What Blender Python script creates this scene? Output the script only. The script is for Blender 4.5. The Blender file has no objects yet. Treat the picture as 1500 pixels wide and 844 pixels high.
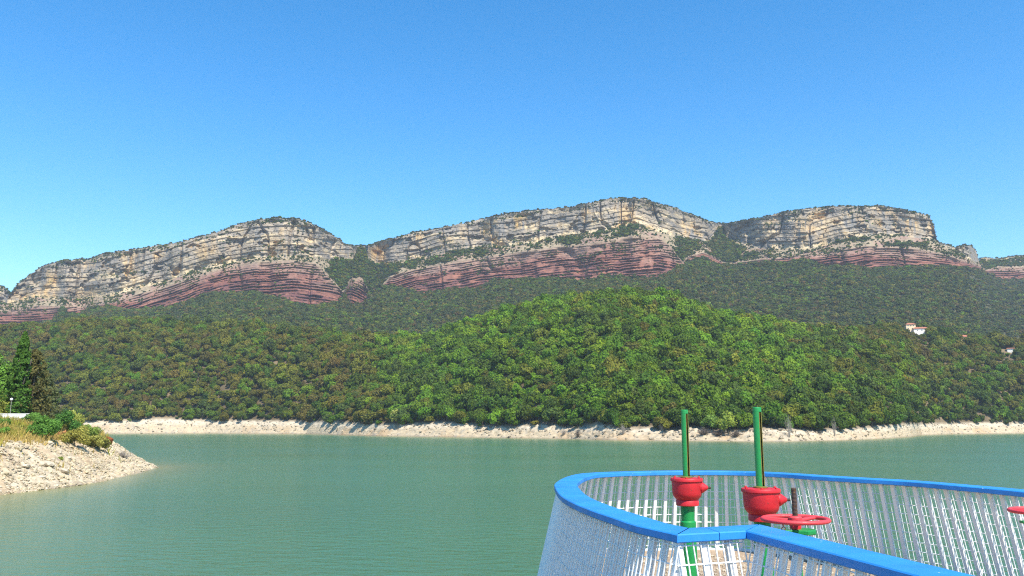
import bpy, bmesh, math, random
import numpy as np
from mathutils import Matrix, Vector

random.seed(7)
RNG = np.random.default_rng(7)
scene = bpy.context.scene
COL = scene.collection
R = math.radians

# ------------------------------------------------------------------ camera, sky, sun, exposure
EYE = 10.0                                  # metres above the lake
PITCH = math.atan(198 / 1200)
cam_d = bpy.data.cameras.new('camera')
cam = bpy.data.objects.new('camera', cam_d)
COL.objects.link(cam)
cam.location = (0, 0, EYE)
cam.rotation_euler = (math.pi / 2 + PITCH, 0, 0)
cam_d.sensor_width = 36
cam_d.lens = 36 * 1200 / 1500
cam_d.clip_start = 0.1
cam_d.clip_end = 20000
scene.camera = cam

SUN_EL, SUN_AZ = R(54), R(153)              # azimuth clockwise from +Y (the view direction)
world = bpy.data.worlds.new('World')
scene.world = world
world.use_nodes = True
wn = world.node_tree
wn.nodes.clear()
sky = wn.nodes.new('ShaderNodeTexSky')
sky.sky_type = 'NISHITA'
sky.sun_disc = False
sky.sun_elevation = SUN_EL
sky.sun_rotation = SUN_AZ
sky.altitude = 400
sky.air_density = 1.0
sky.dust_density = 0.0
sky.ozone_density = 1.5
bg = wn.nodes.new('ShaderNodeBackground')
bg.inputs['Strength'].default_value = 0.145
wo = wn.nodes.new('ShaderNodeOutputWorld')
hs = wn.nodes.new('ShaderNodeHueSaturation')      # the phone's vivid rendering of a clear sky, applied to all of it
hs.inputs['Saturation'].default_value = 1.42
hs.inputs['Hue'].default_value = 0.497
wn.links.new(sky.outputs[0], hs.inputs['Color'])
wn.links.new(hs.outputs[0], bg.inputs[0])
wn.links.new(bg.outputs[0], wo.inputs[0])

sun_d = bpy.data.lights.new('sun', 'SUN')
sun_d.energy = 5.0
sun_d.angle = R(0.53)
sun_d.color = (1.0, 0.93, 0.81)
sun = bpy.data.objects.new('sun', sun_d)
COL.objects.link(sun)
to_sun = Vector((math.sin(SUN_AZ) * math.cos(SUN_EL), math.cos(SUN_AZ) * math.cos(SUN_EL), math.sin(SUN_EL)))
sun.rotation_euler = to_sun.to_track_quat('Z', 'Y').to_euler()
sun.location = (30, -40, 60)

scene.view_settings.view_transform = 'Standard'
scene.view_settings.look = 'None'
scene.view_settings.exposure = 0.80
scene.view_settings.gamma = 1.0
scene.cycles.max_bounces = 6
scene.cycles.diffuse_bounces = 3
scene.cycles.glossy_bounces = 3
scene.cycles.transmission_bounces = 4
scene.cycles.volume_bounces = 0
scene.cycles.caustics_reflective = False
scene.cycles.caustics_refractive = False
scene.cycles.use_denoising = False
scene.cycles.filter_width = 1.2

# ------------------------------------------------------------------ helpers
def tag(o, label=None, cat=None, group=None, kind=None):
    if label: o['label'] = label
    if cat: o['category'] = cat
    if group: o['group'] = group
    if kind: o['kind'] = kind
    return o

def empty(name, loc, label, cat, group=None):
    o = bpy.data.objects.new(name, None)
    o.empty_display_size = 0.2
    COL.objects.link(o)
    o.location = loc
    return tag(o, label, cat, group)

def mesh_np(name, v, f, mats=(), smooth=False):
    """mesh from numpy verts and equal-sized faces"""
    v = np.asarray(v, dtype=np.float32)
    f = np.asarray(f, dtype=np.int32)
    me = bpy.data.meshes.new(name)
    n, k = f.shape
    me.vertices.add(len(v))
    me.vertices.foreach_set('co', v.ravel())
    me.loops.add(n * k)
    me.loops.foreach_set('vertex_index', f.ravel())
    me.polygons.add(n)
    me.polygons.foreach_set('loop_start', np.arange(0, n * k, k, dtype=np.int32))
    me.polygons.foreach_set('use_smooth', np.full(n, smooth))
    me.update()
    me.validate()
    for m in mats: me.materials.append(m)
    return me

def link(name, me, parent=None, loc=None):
    o = bpy.data.objects.new(name, me)
    COL.objects.link(o)
    if parent: o.parent = parent
    if loc is not None: o.location = loc
    return o

def grid_faces(nr, nc):
    i = np.arange(nr - 1)[:, None] * nc + np.arange(nc - 1)[None, :]
    return np.stack([i, i + 1, i + 1 + nc, i + nc], -1).reshape(-1, 4)

def set_col(me, name, c):
    c = np.asarray(c, dtype=np.float32)
    if c.shape[-1] == 3: c = np.concatenate([c, np.ones((len(c), 1), np.float32)], 1)
    at = me.attributes.new(name, 'FLOAT_COLOR', 'POINT')
    at.data.foreach_set('color', c.ravel())

def set_f(me, name, c):
    at = me.attributes.new(name, 'FLOAT', 'POINT')
    at.data.foreach_set('value', np.asarray(c, dtype=np.float32).ravel())

_tab = np.random.default_rng(11).random((256, 256))
def vnoise(x, y, seed=0):
    x = np.asarray(x, float) + seed * 17.13; y = np.asarray(y, float) + seed * 31.71
    xi = np.floor(x).astype(int); yi = np.floor(y).astype(int)
    fx = x - xi; fy = y - yi
    fx = fx * fx * fx * (fx * (fx * 6 - 15) + 10); fy = fy * fy * fy * (fy * (fy * 6 - 15) + 10)
    a = _tab[xi & 255, yi & 255]; b = _tab[(xi + 1) & 255, yi & 255]
    c = _tab[xi & 255, (yi + 1) & 255]; d = _tab[(xi + 1) & 255, (yi + 1) & 255]
    return (a * (1 - fx) + b * fx) * (1 - fy) + (c * (1 - fx) + d * fx) * fy

def fbm(x, y, seed=0, octs=4, gain=0.5):
    s = 0; amp = 1; tot = 0
    for k in range(octs):
        s = s + amp * vnoise(np.asarray(x) * 2 ** k, np.asarray(y) * 2 ** k, seed + k * 3)
        tot += amp; amp *= gain
    return s / tot

def hash2(i, j, seed=0):
    return _tab[(np.asarray(i).astype(int) * 37 + seed * 11) & 255, (np.asarray(j).astype(int) * 59 + seed * 7) & 255]

def smooth01(x): 
    x = np.clip(x, 0, 1); return x * x * (3 - 2 * x)

CP, SP = math.cos(PITCH), math.sin(PITCH)
def bear(x, y):
    """survey reading (theodolite screen units) -> bearing tangent X/Y and rise tangent (Z-EYE)/Y"""
    x = np.asarray(x, float); y = np.asarray(y, float)
    dy = CP - (422 - y) / 1200 * SP
    return (x - 750) / 1200 / dy, (SP + (422 - y) / 1200 * CP) / dy

def curve(pts):
    p = np.array(pts, float)
    a, e = bear(p[:, 0], p[:, 1])
    return lambda A: np.interp(A, a, e)

def by_bearing(pts):
    p = np.array(pts, float)
    a, _ = bear(p[:, 0], np.full(len(p), 500.0))
    return lambda A: np.interp(A, a, p[:, 1])

def on_plane(x, y, z):
    a, e = bear(x, y)
    Y = (z - EYE) / e
    return float(a * Y), float(Y)

# ------------------------------------------------------------------ materials
def new_mat(name):
    m = bpy.data.materials.new(name); m.use_nodes = True
    nt = m.node_tree; nt.nodes.clear()
    out = nt.nodes.new('ShaderNodeOutputMaterial')
    return m, nt, out

def N(nt, kind, **kw):
    n = nt.nodes.new(kind)
    for k, v in kw.items():
        if k.startswith('_'): setattr(n, k[1:], v)
        else: n.inputs[k.replace('__', ' ')].default_value = v
    return n

def paint_mat(name, col, rough=0.4, wear=(0.12, 0.06, 0.03), wear_amt=0.08, scale=6.0, bump=0.02, var=0.12, metal=0.0):
    """painted or bare material with noise-driven tone, chips and fine relief"""
    m, nt, out = new_mat(name)
    L = nt.links.new
    b = N(nt, 'ShaderNodeBsdfPrincipled', Roughness=rough, Metallic=metal)
    tc = N(nt, 'ShaderNodeTexCoord')
    n1 = N(nt, 'ShaderNodeTexNoise', Scale=scale, Detail=6.0, Roughness=0.65)
    n2 = N(nt, 'ShaderNodeTexNoise', Scale=scale * 7, Detail=5.0, Roughness=0.7)
    L(tc.outputs['Object'], n1.inputs['Vector']); L(tc.outputs['Object'], n2.inputs['Vector'])
    hv = N(nt, 'ShaderNodeHueSaturation', Color=(*col, 1))
    mr = N(nt, 'ShaderNodeMapRange', **{'From Min': 0.3, 'From Max': 0.7, 'To Min': 1 - var, 'To Max': 1 + var})
    L(n1.outputs['Fac'], mr.inputs['Value']); L(mr.outputs[0], hv.inputs['Value'])
    cr = N(nt, 'ShaderNodeMapRange', **{'From Min': 0.72 - wear_amt, 'From Max': 0.75 - wear_amt, 'To Min': 0, 'To Max': 0.85})
    L(n2.outputs['Fac'], cr.inputs['Value'])
    mx = N(nt, 'ShaderNodeMix', _data_type='RGBA')
    L(cr.outputs[0], mx.inputs['Factor']); L(hv.outputs[0], mx.inputs[6]); mx.inputs[7].default_value = (*wear, 1)
    L(mx.outputs[2], b.inputs['Base Color'])
    rr = N(nt, 'ShaderNodeMapRange', **{'From Min': 0.3, 'From Max': 0.7, 'To Min': rough * 0.75, 'To Max': min(1, rough * 1.3)})
    L(n2.outputs['Fac'], rr.inputs['Value']); L(rr.outputs[0], b.inputs['Roughness'])
    bp = N(nt, 'ShaderNodeBump', Strength=0.4, Distance=bump)
    L(n2.outputs['Fac'], bp.inputs['Height']); L(bp.outputs[0], b.inputs['Normal'])
    L(b.outputs[0], out.inputs[0])
    return m

def foliage_mat(name, col, tinted=True, var=0.25, trans=0.36):
    m, nt, out = new_mat(name)
    L = nt.links.new
    oi = N(nt, 'ShaderNodeObjectInfo')
    hv = N(nt, 'ShaderNodeHueSaturation')
    if tinted:
        at = N(nt, 'ShaderNodeAttribute', _attribute_type='INSTANCER', _attribute_name='tint')
        L(at.outputs['Color'], hv.inputs['Color'])
    else:
        hv.inputs['Color'].default_value = (*col, 1)
    ng = N(nt, 'ShaderNodeNewGeometry')
    mr = N(nt, 'ShaderNodeMapRange', **{'To Min': 1 - var, 'To Max': 1 + var})
    L(ng.outputs['Random Per Island'], mr.inputs['Value'])
    L(mr.outputs[0], hv.inputs['Value'])
    mh = N(nt, 'ShaderNodeMapRange', **{'To Min': 0.485, 'To Max': 0.515})
    L(oi.outputs['Random'], mh.inputs['Value']); L(mh.outputs[0], hv.inputs['Hue'])
    d = N(nt, 'ShaderNodeBsdfPrincipled', Roughness=0.6)
    d.inputs['Specular IOR Level'].default_value = 0.1
    t = N(nt, 'ShaderNodeBsdfTranslucent')
    mx = N(nt, 'ShaderNodeMixShader', Fac=trans)
    L(hv.outputs[0], d.inputs['Base Color']); L(hv.outputs[0], t.inputs['Color'])
    L(d.outputs[0], mx.inputs[1]); L(t.outputs[0], mx.inputs[2]); L(mx.outputs[0], out.inputs[0])
    return m

def vcol_mat(name, scale, lo, hi, bump_d, rough=0.9, scale2=None):
    m, nt, out = new_mat(name)
    L = nt.links.new
    at = N(nt, 'ShaderNodeAttribute', _attribute_name='col')
    tc = N(nt, 'ShaderNodeTexCoord')
    n1 = N(nt, 'ShaderNodeTexNoise', Scale=scale, Detail=8.0, Roughness=0.7)
    L(tc.outputs['Object'], n1.inputs['Vector'])
    mr = N(nt, 'ShaderNodeMapRange', **{'From Min': 0.3, 'From Max': 0.7, 'To Min': lo, 'To Max': hi})
    L(n1.outputs['Fac'], mr.inputs['Value'])
    vm = N(nt, 'ShaderNodeVectorMath', _operation='MULTIPLY')
    L(at.outputs['Color'], vm.inputs[0]); L(mr.outputs[0], vm.inputs[1])
    b = N(nt, 'ShaderNodeBsdfPrincipled', Roughness=rough)
    b.inputs['Specular IOR Level'].default_value = 0.2
    L(vm.outputs[0], b.inputs['Base Color'])
    bp = N(nt, 'ShaderNodeBump', Strength=0.7, Distance=bump_d)
    L(n1.outputs['Fac'], bp.inputs['Height']); L(bp.outputs[0], b.inputs['Normal'])
    L(b.outputs[0], out.inputs[0])
    return m

M = {}
M['rock'] = vcol_mat('cliff_rock', 0.12, 0.72, 1.25, 2.0)
M['earth'] = vcol_mat('shore_earth', 0.35, 0.75, 1.2, 0.5)
M['bank'] = vcol_mat('bank_rubble', 1.1, 0.62, 1.22, 0.25)
M['leaf'] = foliage_mat('tree_leaves', (0.06, 0.1, 0.03))
M['bark'] = paint_mat('bark', (0.11, 0.085, 0.065), 0.9, wear_amt=0.0, scale=2, bump=0.05, var=0.3)
M['deadwood'] = paint_mat('dead_wood', (0.30, 0.265, 0.23), 0.9, wear_amt=0.0, scale=2, bump=0.02, var=0.25)
M['stone'] = paint_mat('pale_stone', (0.44, 0.37, 0.27), 0.9, (0.28, 0.23, 0.16), 0.1, 1.5, 0.05, 0.3)
M['blue'] = paint_mat('blue_paint', (0.022, 0.215, 0.60), 0.5, (0.50, 0.56, 0.62), 0.05, 3, 0.003, 0.2)
M['white'] = paint_mat('white_paint', (0.80, 0.79, 0.78), 0.45, (0.42, 0.33, 0.26), 0.03, 8, 0.004, 0.06)
M['green'] = paint_mat('green_paint', (0.010, 0.235, 0.055), 0.38, (0.02, 0.045, 0.02), 0.06, 7, 0.004, 0.14)
M['redfade'] = paint_mat('faded_red_paint', (0.60, 0.045, 0.055), 0.55, (0.2, 0.03, 0.03), 0.05, 9, 0.004, 0.10)
M['red'] = paint_mat('red_paint', (0.50, 0.012, 0.020), 0.5, (0.13, 0.025, 0.02), 0.10, 9, 0.003, 0.2)
M['rust'] = paint_mat('rusty_steel', (0.045, 0.028, 0.024), 0.75, (0.2, 0.09, 0.03), 0.16, 14, 0.01, 0.3)
M['rustgreen'] = paint_mat('rust_stained_edge', (0.16, 0.12, 0.02), 0.7, (0.02, 0.02, 0.015), 0.16, 30, 0.004, 0.4)
M['black'] = paint_mat('dark_slot', (0.012, 0.012, 0.011), 0.8, wear_amt=0.0)
M['cream'] = paint_mat('cream_render', (0.72, 0.56, 0.36), 0.85, (0.5, 0.38, 0.25), 0.02, 0.5, 0.02, 0.08)
M['whitewall'] = paint_mat('white_render', (0.78, 0.75, 0.70), 0.85, (0.5, 0.46, 0.4), 0.02, 0.5, 0.02, 0.08)
M['tile'] = paint_mat('roof_tile', (0.42, 0.16, 0.09), 0.85, (0.28, 0.12, 0.08), 0.12, 1.2, 0.08, 0.25)
M['glass'] = paint_mat('dark_window', (0.03, 0.035, 0.045), 0.12, wear_amt=0.0)
M['concrete'] = paint_mat('concrete', (0.36, 0.33, 0.29), 0.9, (0.22, 0.2, 0.17), 0.1, 0.8, 0.02, 0.15)
M['lampwhite'] = paint_mat('lamp_glass', (0.8, 0.8, 0.78), 0.3, wear_amt=0.0)
M['gravelfloor'] = paint_mat('gravel_floor', (0.40, 0.30, 0.20), 0.95, (0.2, 0.14, 0.09), 0.22, 9, 0.03, 0.3)
M['drygrass'] = foliage_mat('dry_grass_blades', (0.4, 0.3, 0.1), var=0.3, trans=0.35)

# ------------------------------------------------------------------ terrain curves
rim_c = curve([(-220,440),(-20,425),(0,420),(8,422),(14,432),(20,426),(26,418),(41,405),(63,390),(93,382),(131,380),(146,374),(179,368),(209,363),
    (261,356),(284,350),(321,339),(358,326),(399,319.5),(433,320),(455,327),(481,341),(500,354),(511,360),(522,361),(537,360),(545,358),(575,349),
    (612,340),(649,334),(702,322),(739,314),(784,308),(836,304),(873,296),(903,290),(940,291),(963,298),(993,306),(1023,319),(1040,325),(1063,328),
    (1087,324),(1113,319),(1143,311),(1187,305),(1233,302),(1287,302),(1320,307),(1350,314),(1362,318),(1368,332),(1373,353),(1385,358),(1400,363),
    (1405,361),(1422,360),(1430,368),(1434,384),(1438,378),(1467,379),(1490,375),(1520,375),(1720,390)])
lime_c = curve([(-220,446),(-20,436),(0,442),(11,446),(56,436),(86,438),(123,438),(168,433),(202,423),(239,414),(291,397),(336,386),(373,380),(433,377),
    (467,380),(500,382),(517,382),(523,366),(528,363),(534,364),(539,380),(552,388),(597,384),(642,373),(709,362),(739,364),(821,348),(858,343),(896,337),(933,330),
    (963,339),(985,347),(1037,356),(1046,347),(1054,334),(1060,334),(1064,350),(1075,357),(1093,363),(1133,365),(1187,366),(1230,354),(1283,345),(1317,345),
    (1371,353),(1376,358),(1400,366),(1405,374),(1420,380),(1432,386),(1438,381),(1467,382),(1490,378),(1520,378),(1720,394)])
redt_c = curve([(-220,460),(-20,452),(0,455),(11,455),(56,447),(86,449),(123,449),(168,443),(202,431),(239,421),(291,403),(336,390),(373,384),(433,381),
    (463,386),(480,402),(502,428),(506,424),(510,414),(516,406),(521,410),(527,406),(532,410),(536,419),(540,428),(555,420),(565,415),(571,406),(590,399),(612,393),(660,384),(709,376),(760,369),
    (821,361),(858,357),(896,351),(933,345),(963,346),(980,358),(1000,385),(1008,376),(1030,370),(1050,378),(1060,386),(1075,386),(1120,379),(1140,378),
    (1180,373),(1200,371),(1267,360),(1333,362),(1383,372),(1400,378),(1432,388),(1445,396),(1460,391),(1490,391),(1520,391),(1720,404)])
redb_c = curve([(-220,486),(-20,484),(0,482),(56,477),(78,472),(92,452),(100,462),(118,462),(128,454),(160,450),(187,457),(239,453),(261,448),(310,430),(373,431),
    (411,441),(455,450),(496,445),(504,432),(508,440),(514,448),(532,447),(540,431),(555,423),(565,418),(571,418),(619,432),(657,426),(698,424),(724,413),(814,409),
    (847,415),(888,407),(918,409),(959,411),(974,404),(1000,389),(1008,386),(1030,377),(1050,387),(1060,389),(1075,389),(1120,385),(1150,386),(1175,381),
    (1190,384),(1213,394),(1245,389),(1267,396),(1307,394),(1347,392),(1393,391),(1432,394),(1445,399),(1460,408),(1475,412),(1490,410),(1520,408),(1720,420)])
bed_c = curve([(-220,450),(0,450),(100,446),(168,440),(239,418),(291,401),(336,389),(373,384),(433,380),(500,384),(540,400),(556,404),(575,401),(612,390),(709,375),(821,360),
    (896,351),(963,346),(1000,349),(1040,360),(1062,374),(1085,379),(1180,373),(1267,361),(1333,360),(1432,368),(1445,388),(1520,390),(1720,400)])
depth_B = by_bearing([(-220,1800),(0,1740),(150,1680),(300,1610),(400,1560),(460,1545),(500,1610),(515,1700),(535,1690),(550,1800),(575,1770),(640,1720),(750,1660),(850,1590),
    (930,1560),(975,1580),(1010,1680),(1050,1790),(1080,1800),(1130,1750),(1200,1670),(1280,1620),(1350,1640),(1400,1690),(1432,1760),(1445,2050),(1520,2100),(1720,2150)])
hill_c = curve([(-220,480),(-50,476),(0,474),(60,470),(120,463),(200,460),(290,463),(370,468),(440,475),(500,482),(560,488),(600,492),(630,490),(650,480),(690,465),
    (740,450),(780,440),(830,430),(870,426),(910,425),(950,427),(990,432),(1030,448),(1070,460),(1110,468),(1150,473),(1200,477),(1270,475),(1310,469),
    (1345,474),(1400,484),(1450,489),(1500,490),(1720,480)])
shore_c = curve([(-220,635.5),(165,635.5),(300,635),(450,636),(560,639),(700,641),(830,643),(900,645),(1000,646),(1100,647),(1150,647),(1240,645),(1300,642.5),(1335,640),
    (1350,637.5),(1400,636),(1500,635),(1720,634)])
bank_c = curve([(-220,617),(160,617),(230,614),(300,616),(400,617),(500,619),(560,623),(660,620),(740,626),(800,622),(840,628),(880,622),(930,628),(990,630),(1030,626),
    (1050,632),(1130,628),(1200,632),(1290,625),(1330,622),(1400,621),(1500,619),(1720,617)])
depth_crest = by_bearing([(-220,1080),(0,1060),(150,1060),(400,990),(600,900),(700,850),(910,790),(1050,830),(1200,940),(1345,980),(1500,960),(1720,960)])

def shore_Y(A): return -EYE / shore_c(A)
def hill_params(A):
    Y0 = -EYE / shore_c(A)
    wob = (fbm(A * 60, A * 0 + 3.1, 5, 3) - 0.5) * 3.0
    Yb = Y0 + 15 + wob
    zb = EYE + bank_c(A) * Yb
    Yc = depth_crest(A)
    zc = EYE + hill_c(A) * Yc - 11.5
    return Y0, Yb, zb, Yc, zc

def hill_z(A, Y):
    Y0, Yb, zb, Yc, zc = hill_params(A)
    t = (Y - Y0) / (Yb - Y0)
    beach = np.where(t < 0, t * 5, zb * np.clip(t, 0, 1) ** 0.92)
    s = np.clip((Y - Yb) / (Yc - Yb), 0, 1)
    hill = zb + (zc - zb) * (0.55 * s + 0.45 * np.sin(s * np.pi / 2))
    X = A * Y
    hill = hill + (fbm(X / 130, Y / 130, 21, 3) - 0.5) * 22 * np.sin(s * np.pi) ** 0.8
    q = np.clip((Y - Yc) / 170, 0, 1)
    back = zc - 60 * smooth01(q)
    return np.where(Y < Yb, beach, np.where(Y < Yc, hill, back))

# ------------------------------------------------------------------ forested hill with its pale drawdown shore
def build_hill():
    px = np.arange(-150, 1652, 1.25)
    A, _ = bear(px, np.full(len(px), 560.0))
    Y0, Yb, zb, Yc, zc = hill_params(A)
    tb = np.concatenate([np.linspace(-1.4, 0, 5)[:-1], np.linspace(0, 1, 26)])
    th = np.linspace(0, 1, 60)[1:]
    tk = np.linspace(0, 1, 12)[1:]
    rows = [Y0 + t * (Yb - Y0) for t in tb] + [Yb + t * (Yc - Yb) for t in th] + [Yc + t * 260 for t in tk]
    Y = np.array(rows)
    AA = np.broadcast_to(A, Y.shape)
    Z = hill_z(AA, Y)
    X = AA * Y
    nb = len(tb)
    tt = np.zeros(Y.shape); tt[:nb] = tb[:, None]; tt[nb:] = 2
    # eroded runnels, scarps and lumps on the bare strip
    m = (smooth01(tt * 4) * smooth01((1.25 - tt) * 3)) * (tt <= 1)
    run = np.abs(fbm(X / 9 + tt * 1.5, tt * 0.7, 31, 3) - 0.5) * 2
    lump = fbm(X / 3.5, Y / 3.5, 33, 4) - 0.5
    step = np.sin((Z + fbm(X / 40, Y / 40, 35, 2) * 3) * 4.2) * 0.22
    Z = Z + m * (lump * 1.5 - (0.25 - np.clip(run, 0, 0.25)) * 3.0 + step)
    # colours of the materials themselves: pale limestone mud, wet foot, brown forest floor
    n1 = fbm(X / 14, Y / 14, 41, 4)[..., None]; n2 = fbm(X / 2.2, Y / 2.2, 43, 3)[..., None]
    pale = np.array([0.42, 0.34, 0.23]); tan = np.array([0.40, 0.28, 0.16]); grey = np.array([0.30, 0.265, 0.21]); soil = np.array([0.10, 0.075, 0.042])
    white = np.array([0.52, 0.455, 0.355])
    c = pale + (tan - pale) * np.clip((n1 - 0.48) * 3.2, 0, 1)
    topw = smooth01((tt - 0.45) / 0.4)[..., None]
    c = c + (white - c) * topw * 0.6
    c = c + (grey - c) * np.clip((n2 - 0.58) * 4, 0, 0.8)
    wet = smooth01((0.10 - tt) / 0.10)[..., None]
    c = c * (1 - 0.35 * wet)
    f = smooth01((tt - 0.98) / 0.05)[..., None]
    c = c + (soil - c) * f
    floor2 = np.clip((fbm(X / 35, Y / 35, 47, 3)[..., None] - 0.58) * 6, 0, 1) * f
    c = c + (np.array([0.30, 0.22, 0.13]) - c) * floor2 * 0.35
    v = np.stack([X, Y, Z], -1).reshape(-1, 3)
    me = mesh_np('hill', v, grid_faces(*Y.shape), [M['earth']], True)
    set_col(me, 'col', c.reshape(-1, 3))
    tag(link('hill', me), kind='structure')
build_hill()

# ------------------------------------------------------------------ the cliff range
def band(eL, eH, YL, k):
    dz = np.maximum((eH - eL) * YL / np.maximum(1 - eH * k, 0.3), 0)
    return YL + k * dz

SCRUB = []          # (x, y, z, size) of shrubs on ledges and rims
SLOPE = {}

def mountain_params(A):
    eB, eC, eD, eE = redb_c(A), redt_c(A), lime_c(A), rim_c(A)
    eC = np.maximum(eC, eB + 0.0004); eD = np.maximum(eD, eC + 0.0004); eE = np.maximum(eE, eD + 0.0004)
    YB = depth_B(A) + (fbm(A * 22, A * 0, 51, 3) - 0.5) * 70
    YC = band(eB, eC, YB, 0.70)
    YD = band(eC, eD, YC, 1.5)
    YE = band(eD, eE, YD, 0.38)
    return eB, eC, eD, eE, YB, YC, YD, YE

def slope_zY(A, t):
    """forested apron below the cliffs, t 0..1 from the valley to the cliff foot"""
    eB, eC, eD, eE, YB, YC, YD, YE = mountain_params(A)
    YS = 1130 + 0 * A
    eS = hill_c(A) - 0.035
    zS = EYE + eS * YS; zB = EYE + eB * YB
    Y = YS + (YB - YS) * t
    X = A * Y
    Z = zS + (zB - zS) * (0.75 * t + 0.25 * t * t)
    Z = Z + (fbm(X / 160, Y / 160, 61, 3) - 0.5) * 34 * np.sin(np.pi * t) ** 0.8
    return X, Y, Z

def layer_table(seed, lo, hi, total):
    r = np.random.default_rng(seed); b = [0.0]
    while b[-1] < total: b.append(b[-1] + r.uniform(lo, hi))
    return np.array(b)

def build_mountain():
    px = np.arange(-130, 1632, 1.0)
    A, _ = bear(px, np.full(len(px), 400.0))
    nc = len(A)
    eB, eC, eD, eE, YB, YC, YD, YE = mountain_params(A)
    zB, zC, zD, zE = EYE + eB * YB, EYE + eC * YC, EYE + eD * YD, EYE + eE * YE
    t1 = np.linspace(0, 1, 40)[:-1]
    t2 = np.linspace(0, 1, 104); t3 = np.linspace(0, 1, 22)[1:]; t4 = np.linspace(0, 1, 112)[1:]; t5 = np.linspace(0, 1, 16)[1:]
    Ys, Zs, zone, tt = [], [], [], []
    for t in t1:
        X, Y, Z = slope_zY(A, np.full(nc, t)); Ys.append(Y); Zs.append(Z); zone.append(0); tt.append(t)
    for t in t2: Ys.append(YB + (YC - YB) * t); Zs.append(zB + (zC - zB) * t); zone.append(1); tt.append(t)
    for t in t3: Ys.append(YC + (YD - YC) * t); Zs.append(zC + (zD - zC) * t); zone.append(2); tt.append(t)
    for t in t4: Ys.append(YD + (YE - YD) * t); Zs.append(zD + (zE - zD) * t); zone.append(3); tt.append(t)
    for t in t5: Ys.append(YE + 320 * t ** 1.3); Zs.append(zE + 9 * np.sin(min(t * 2.2, 1.57)) * 1.0 - 160 * t ** 3); zone.append(4); tt.append(t)
    Y = np.array(Ys); Z = np.array(Zs); zone = np.array(zone)[:, None] + 0 * Y.astype(int); tt = np.array(tt)[:, None] + 0 * Y
    U = np.broadcast_to(A * 1700, Y.shape)            # metres along the face
    disp = np.zeros(Y.shape)
    hR = (zC - zB)[None, :]; hL = (zE - zD)[None, :]
    # --- buttresses and gullies shared by both bands
    bu = (fbm(U / 95, Z / 260, 71, 3) - 0.5) * 46
    gul = np.clip(0.10 - np.abs(fbm(U / 120, Z / 300, 73, 2) - 0.5), 0, 1) * -170
    envR = smooth01(hR / 30) ; envL = smooth01(hL / 25)
    # --- red beds: thin ledges, undercut below
    bR = np.maximum((EYE + bed_c(A) * YC)[None, :] - Z + 12, 0) + (fbm(U / 60, Z * 0, 75, 3) - 0.5) * 7
    bt = layer_table(3, 3.6, 8.6, 400)
    k = np.clip(np.searchsorted(bt, bR.clip(0, 390)) - 1, 0, len(bt) - 2)
    fr = np.clip((bR - bt[k]) / (bt[k + 1] - bt[k]), 0, 1)
    thick = bt[k + 1] - bt[k]
    lat = fbm(U / 38, k * 5.37, 77, 3)
    amp = thick * np.clip((lat - 0.33) * 4.2, 0.1, 1.2)
    prof = 1 - smooth01((fr - 0.42) / 0.12) * (1 - 0.35 * smooth01((fr - 0.85) / 0.15))
    red_d = amp * (prof - 0.5) * 1.4
    jag = (hash2(np.floor(U / (4 + 5 * hash2(k, k * 0, 3)) + k * 3.3), k, 5) - 0.5) * 3.0 * (prof)
    red_d = red_d + jag + (fbm(U / 7, Z / 5, 79, 3) - 0.5) * 3.2
    chute = np.clip(0.045 - np.abs(fbm(U / 70, Z / 160, 81, 2) - 0.5), 0, 1) * -190
    talus = smooth01((fbm(U / 45, Z / 40, 83, 3) - 0.66) * 9) * (tt < 0.55)
    red_d = red_d * (1 - talus * 0.85) * (1 - 0.45 * smooth01((tt - 0.55) / 0.35)) + chute
    w1 = (zone == 1) * envR * smooth01(tt * 14) * smooth01((1 - tt) * 9)
    disp += w1 * (red_d + (bu * 0.55 + gul * 0.6) * smooth01(tt * 3) * smooth01((1 - tt) * 3))
    # --- limestone: thick beds broken by vertical joints
    bL = (Z - zD[None, :]).clip(0) + (fbm(U / 80, Z * 0, 85, 3) - 0.5) * 6
    lt = layer_table(9, 3.5, 13, 400)
    kl = np.clip(np.searchsorted(lt, bL.clip(0, 390)) - 1, 0, len(lt) - 2)
    fl = np.clip((bL - lt[kl]) / (lt[kl + 1] - lt[kl]), 0, 1)
    wk = 7 + 30 * hash2(kl, kl * 0 + 5, 9)
    uu = U / wk + kl * 7.31 + (fbm(U / 12, Z / 12, 87, 2) - 0.5) * 1.3
    blk = np.floor(uu); fu = uu - blk
    bd = hash2(blk, kl, 13)
    crack = 1 - (1 - smooth01(np.minimum(fu, 1 - fu) / 0.09)) * (hash2(blk, kl, 19) > 0.45)
    over = smooth01(fl / 0.22)                           # recess at the foot of each bed
    lat2 = fbm(U / 75, kl * 3.77, 89, 3)
    lime_d = (bd - 0.5) * 5.2 - (1 - crack) * 2.4 - (1 - over) * (2.0 + 7.5 * np.clip(lat2 - 0.42, 0, 1) * 2.2) + (lat2 - 0.5) * 13
    lime_d += (fbm(U / 5.5, Z / 4, 91, 4) - 0.5) * 3.5
    cave = smooth01((fbm(U / 22 + 9, Z / 13, 93, 3) - 0.665) * 16)
    lime_d -= cave * 9
    joint = np.clip(0.035 - np.abs(fbm(U / 48, Z / 210, 95, 2) - 0.5), 0, 1) * -300
    w3 = (zone == 3) * envL * smooth01(tt * 12) * smooth01((1 - tt) * 12)
    disp += w3 * (lime_d + joint + (bu * 0.8 + gul * 0.35) * smooth01(tt * 3) * smooth01((1 - tt) * 2.5))
    w2 = (zone == 2)
    disp += w2 * (fbm(U / 9, Z / 6, 97, 3) - 0.5) * 5 * smooth01(tt * 4) * smooth01((1 - tt) * 4)
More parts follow.
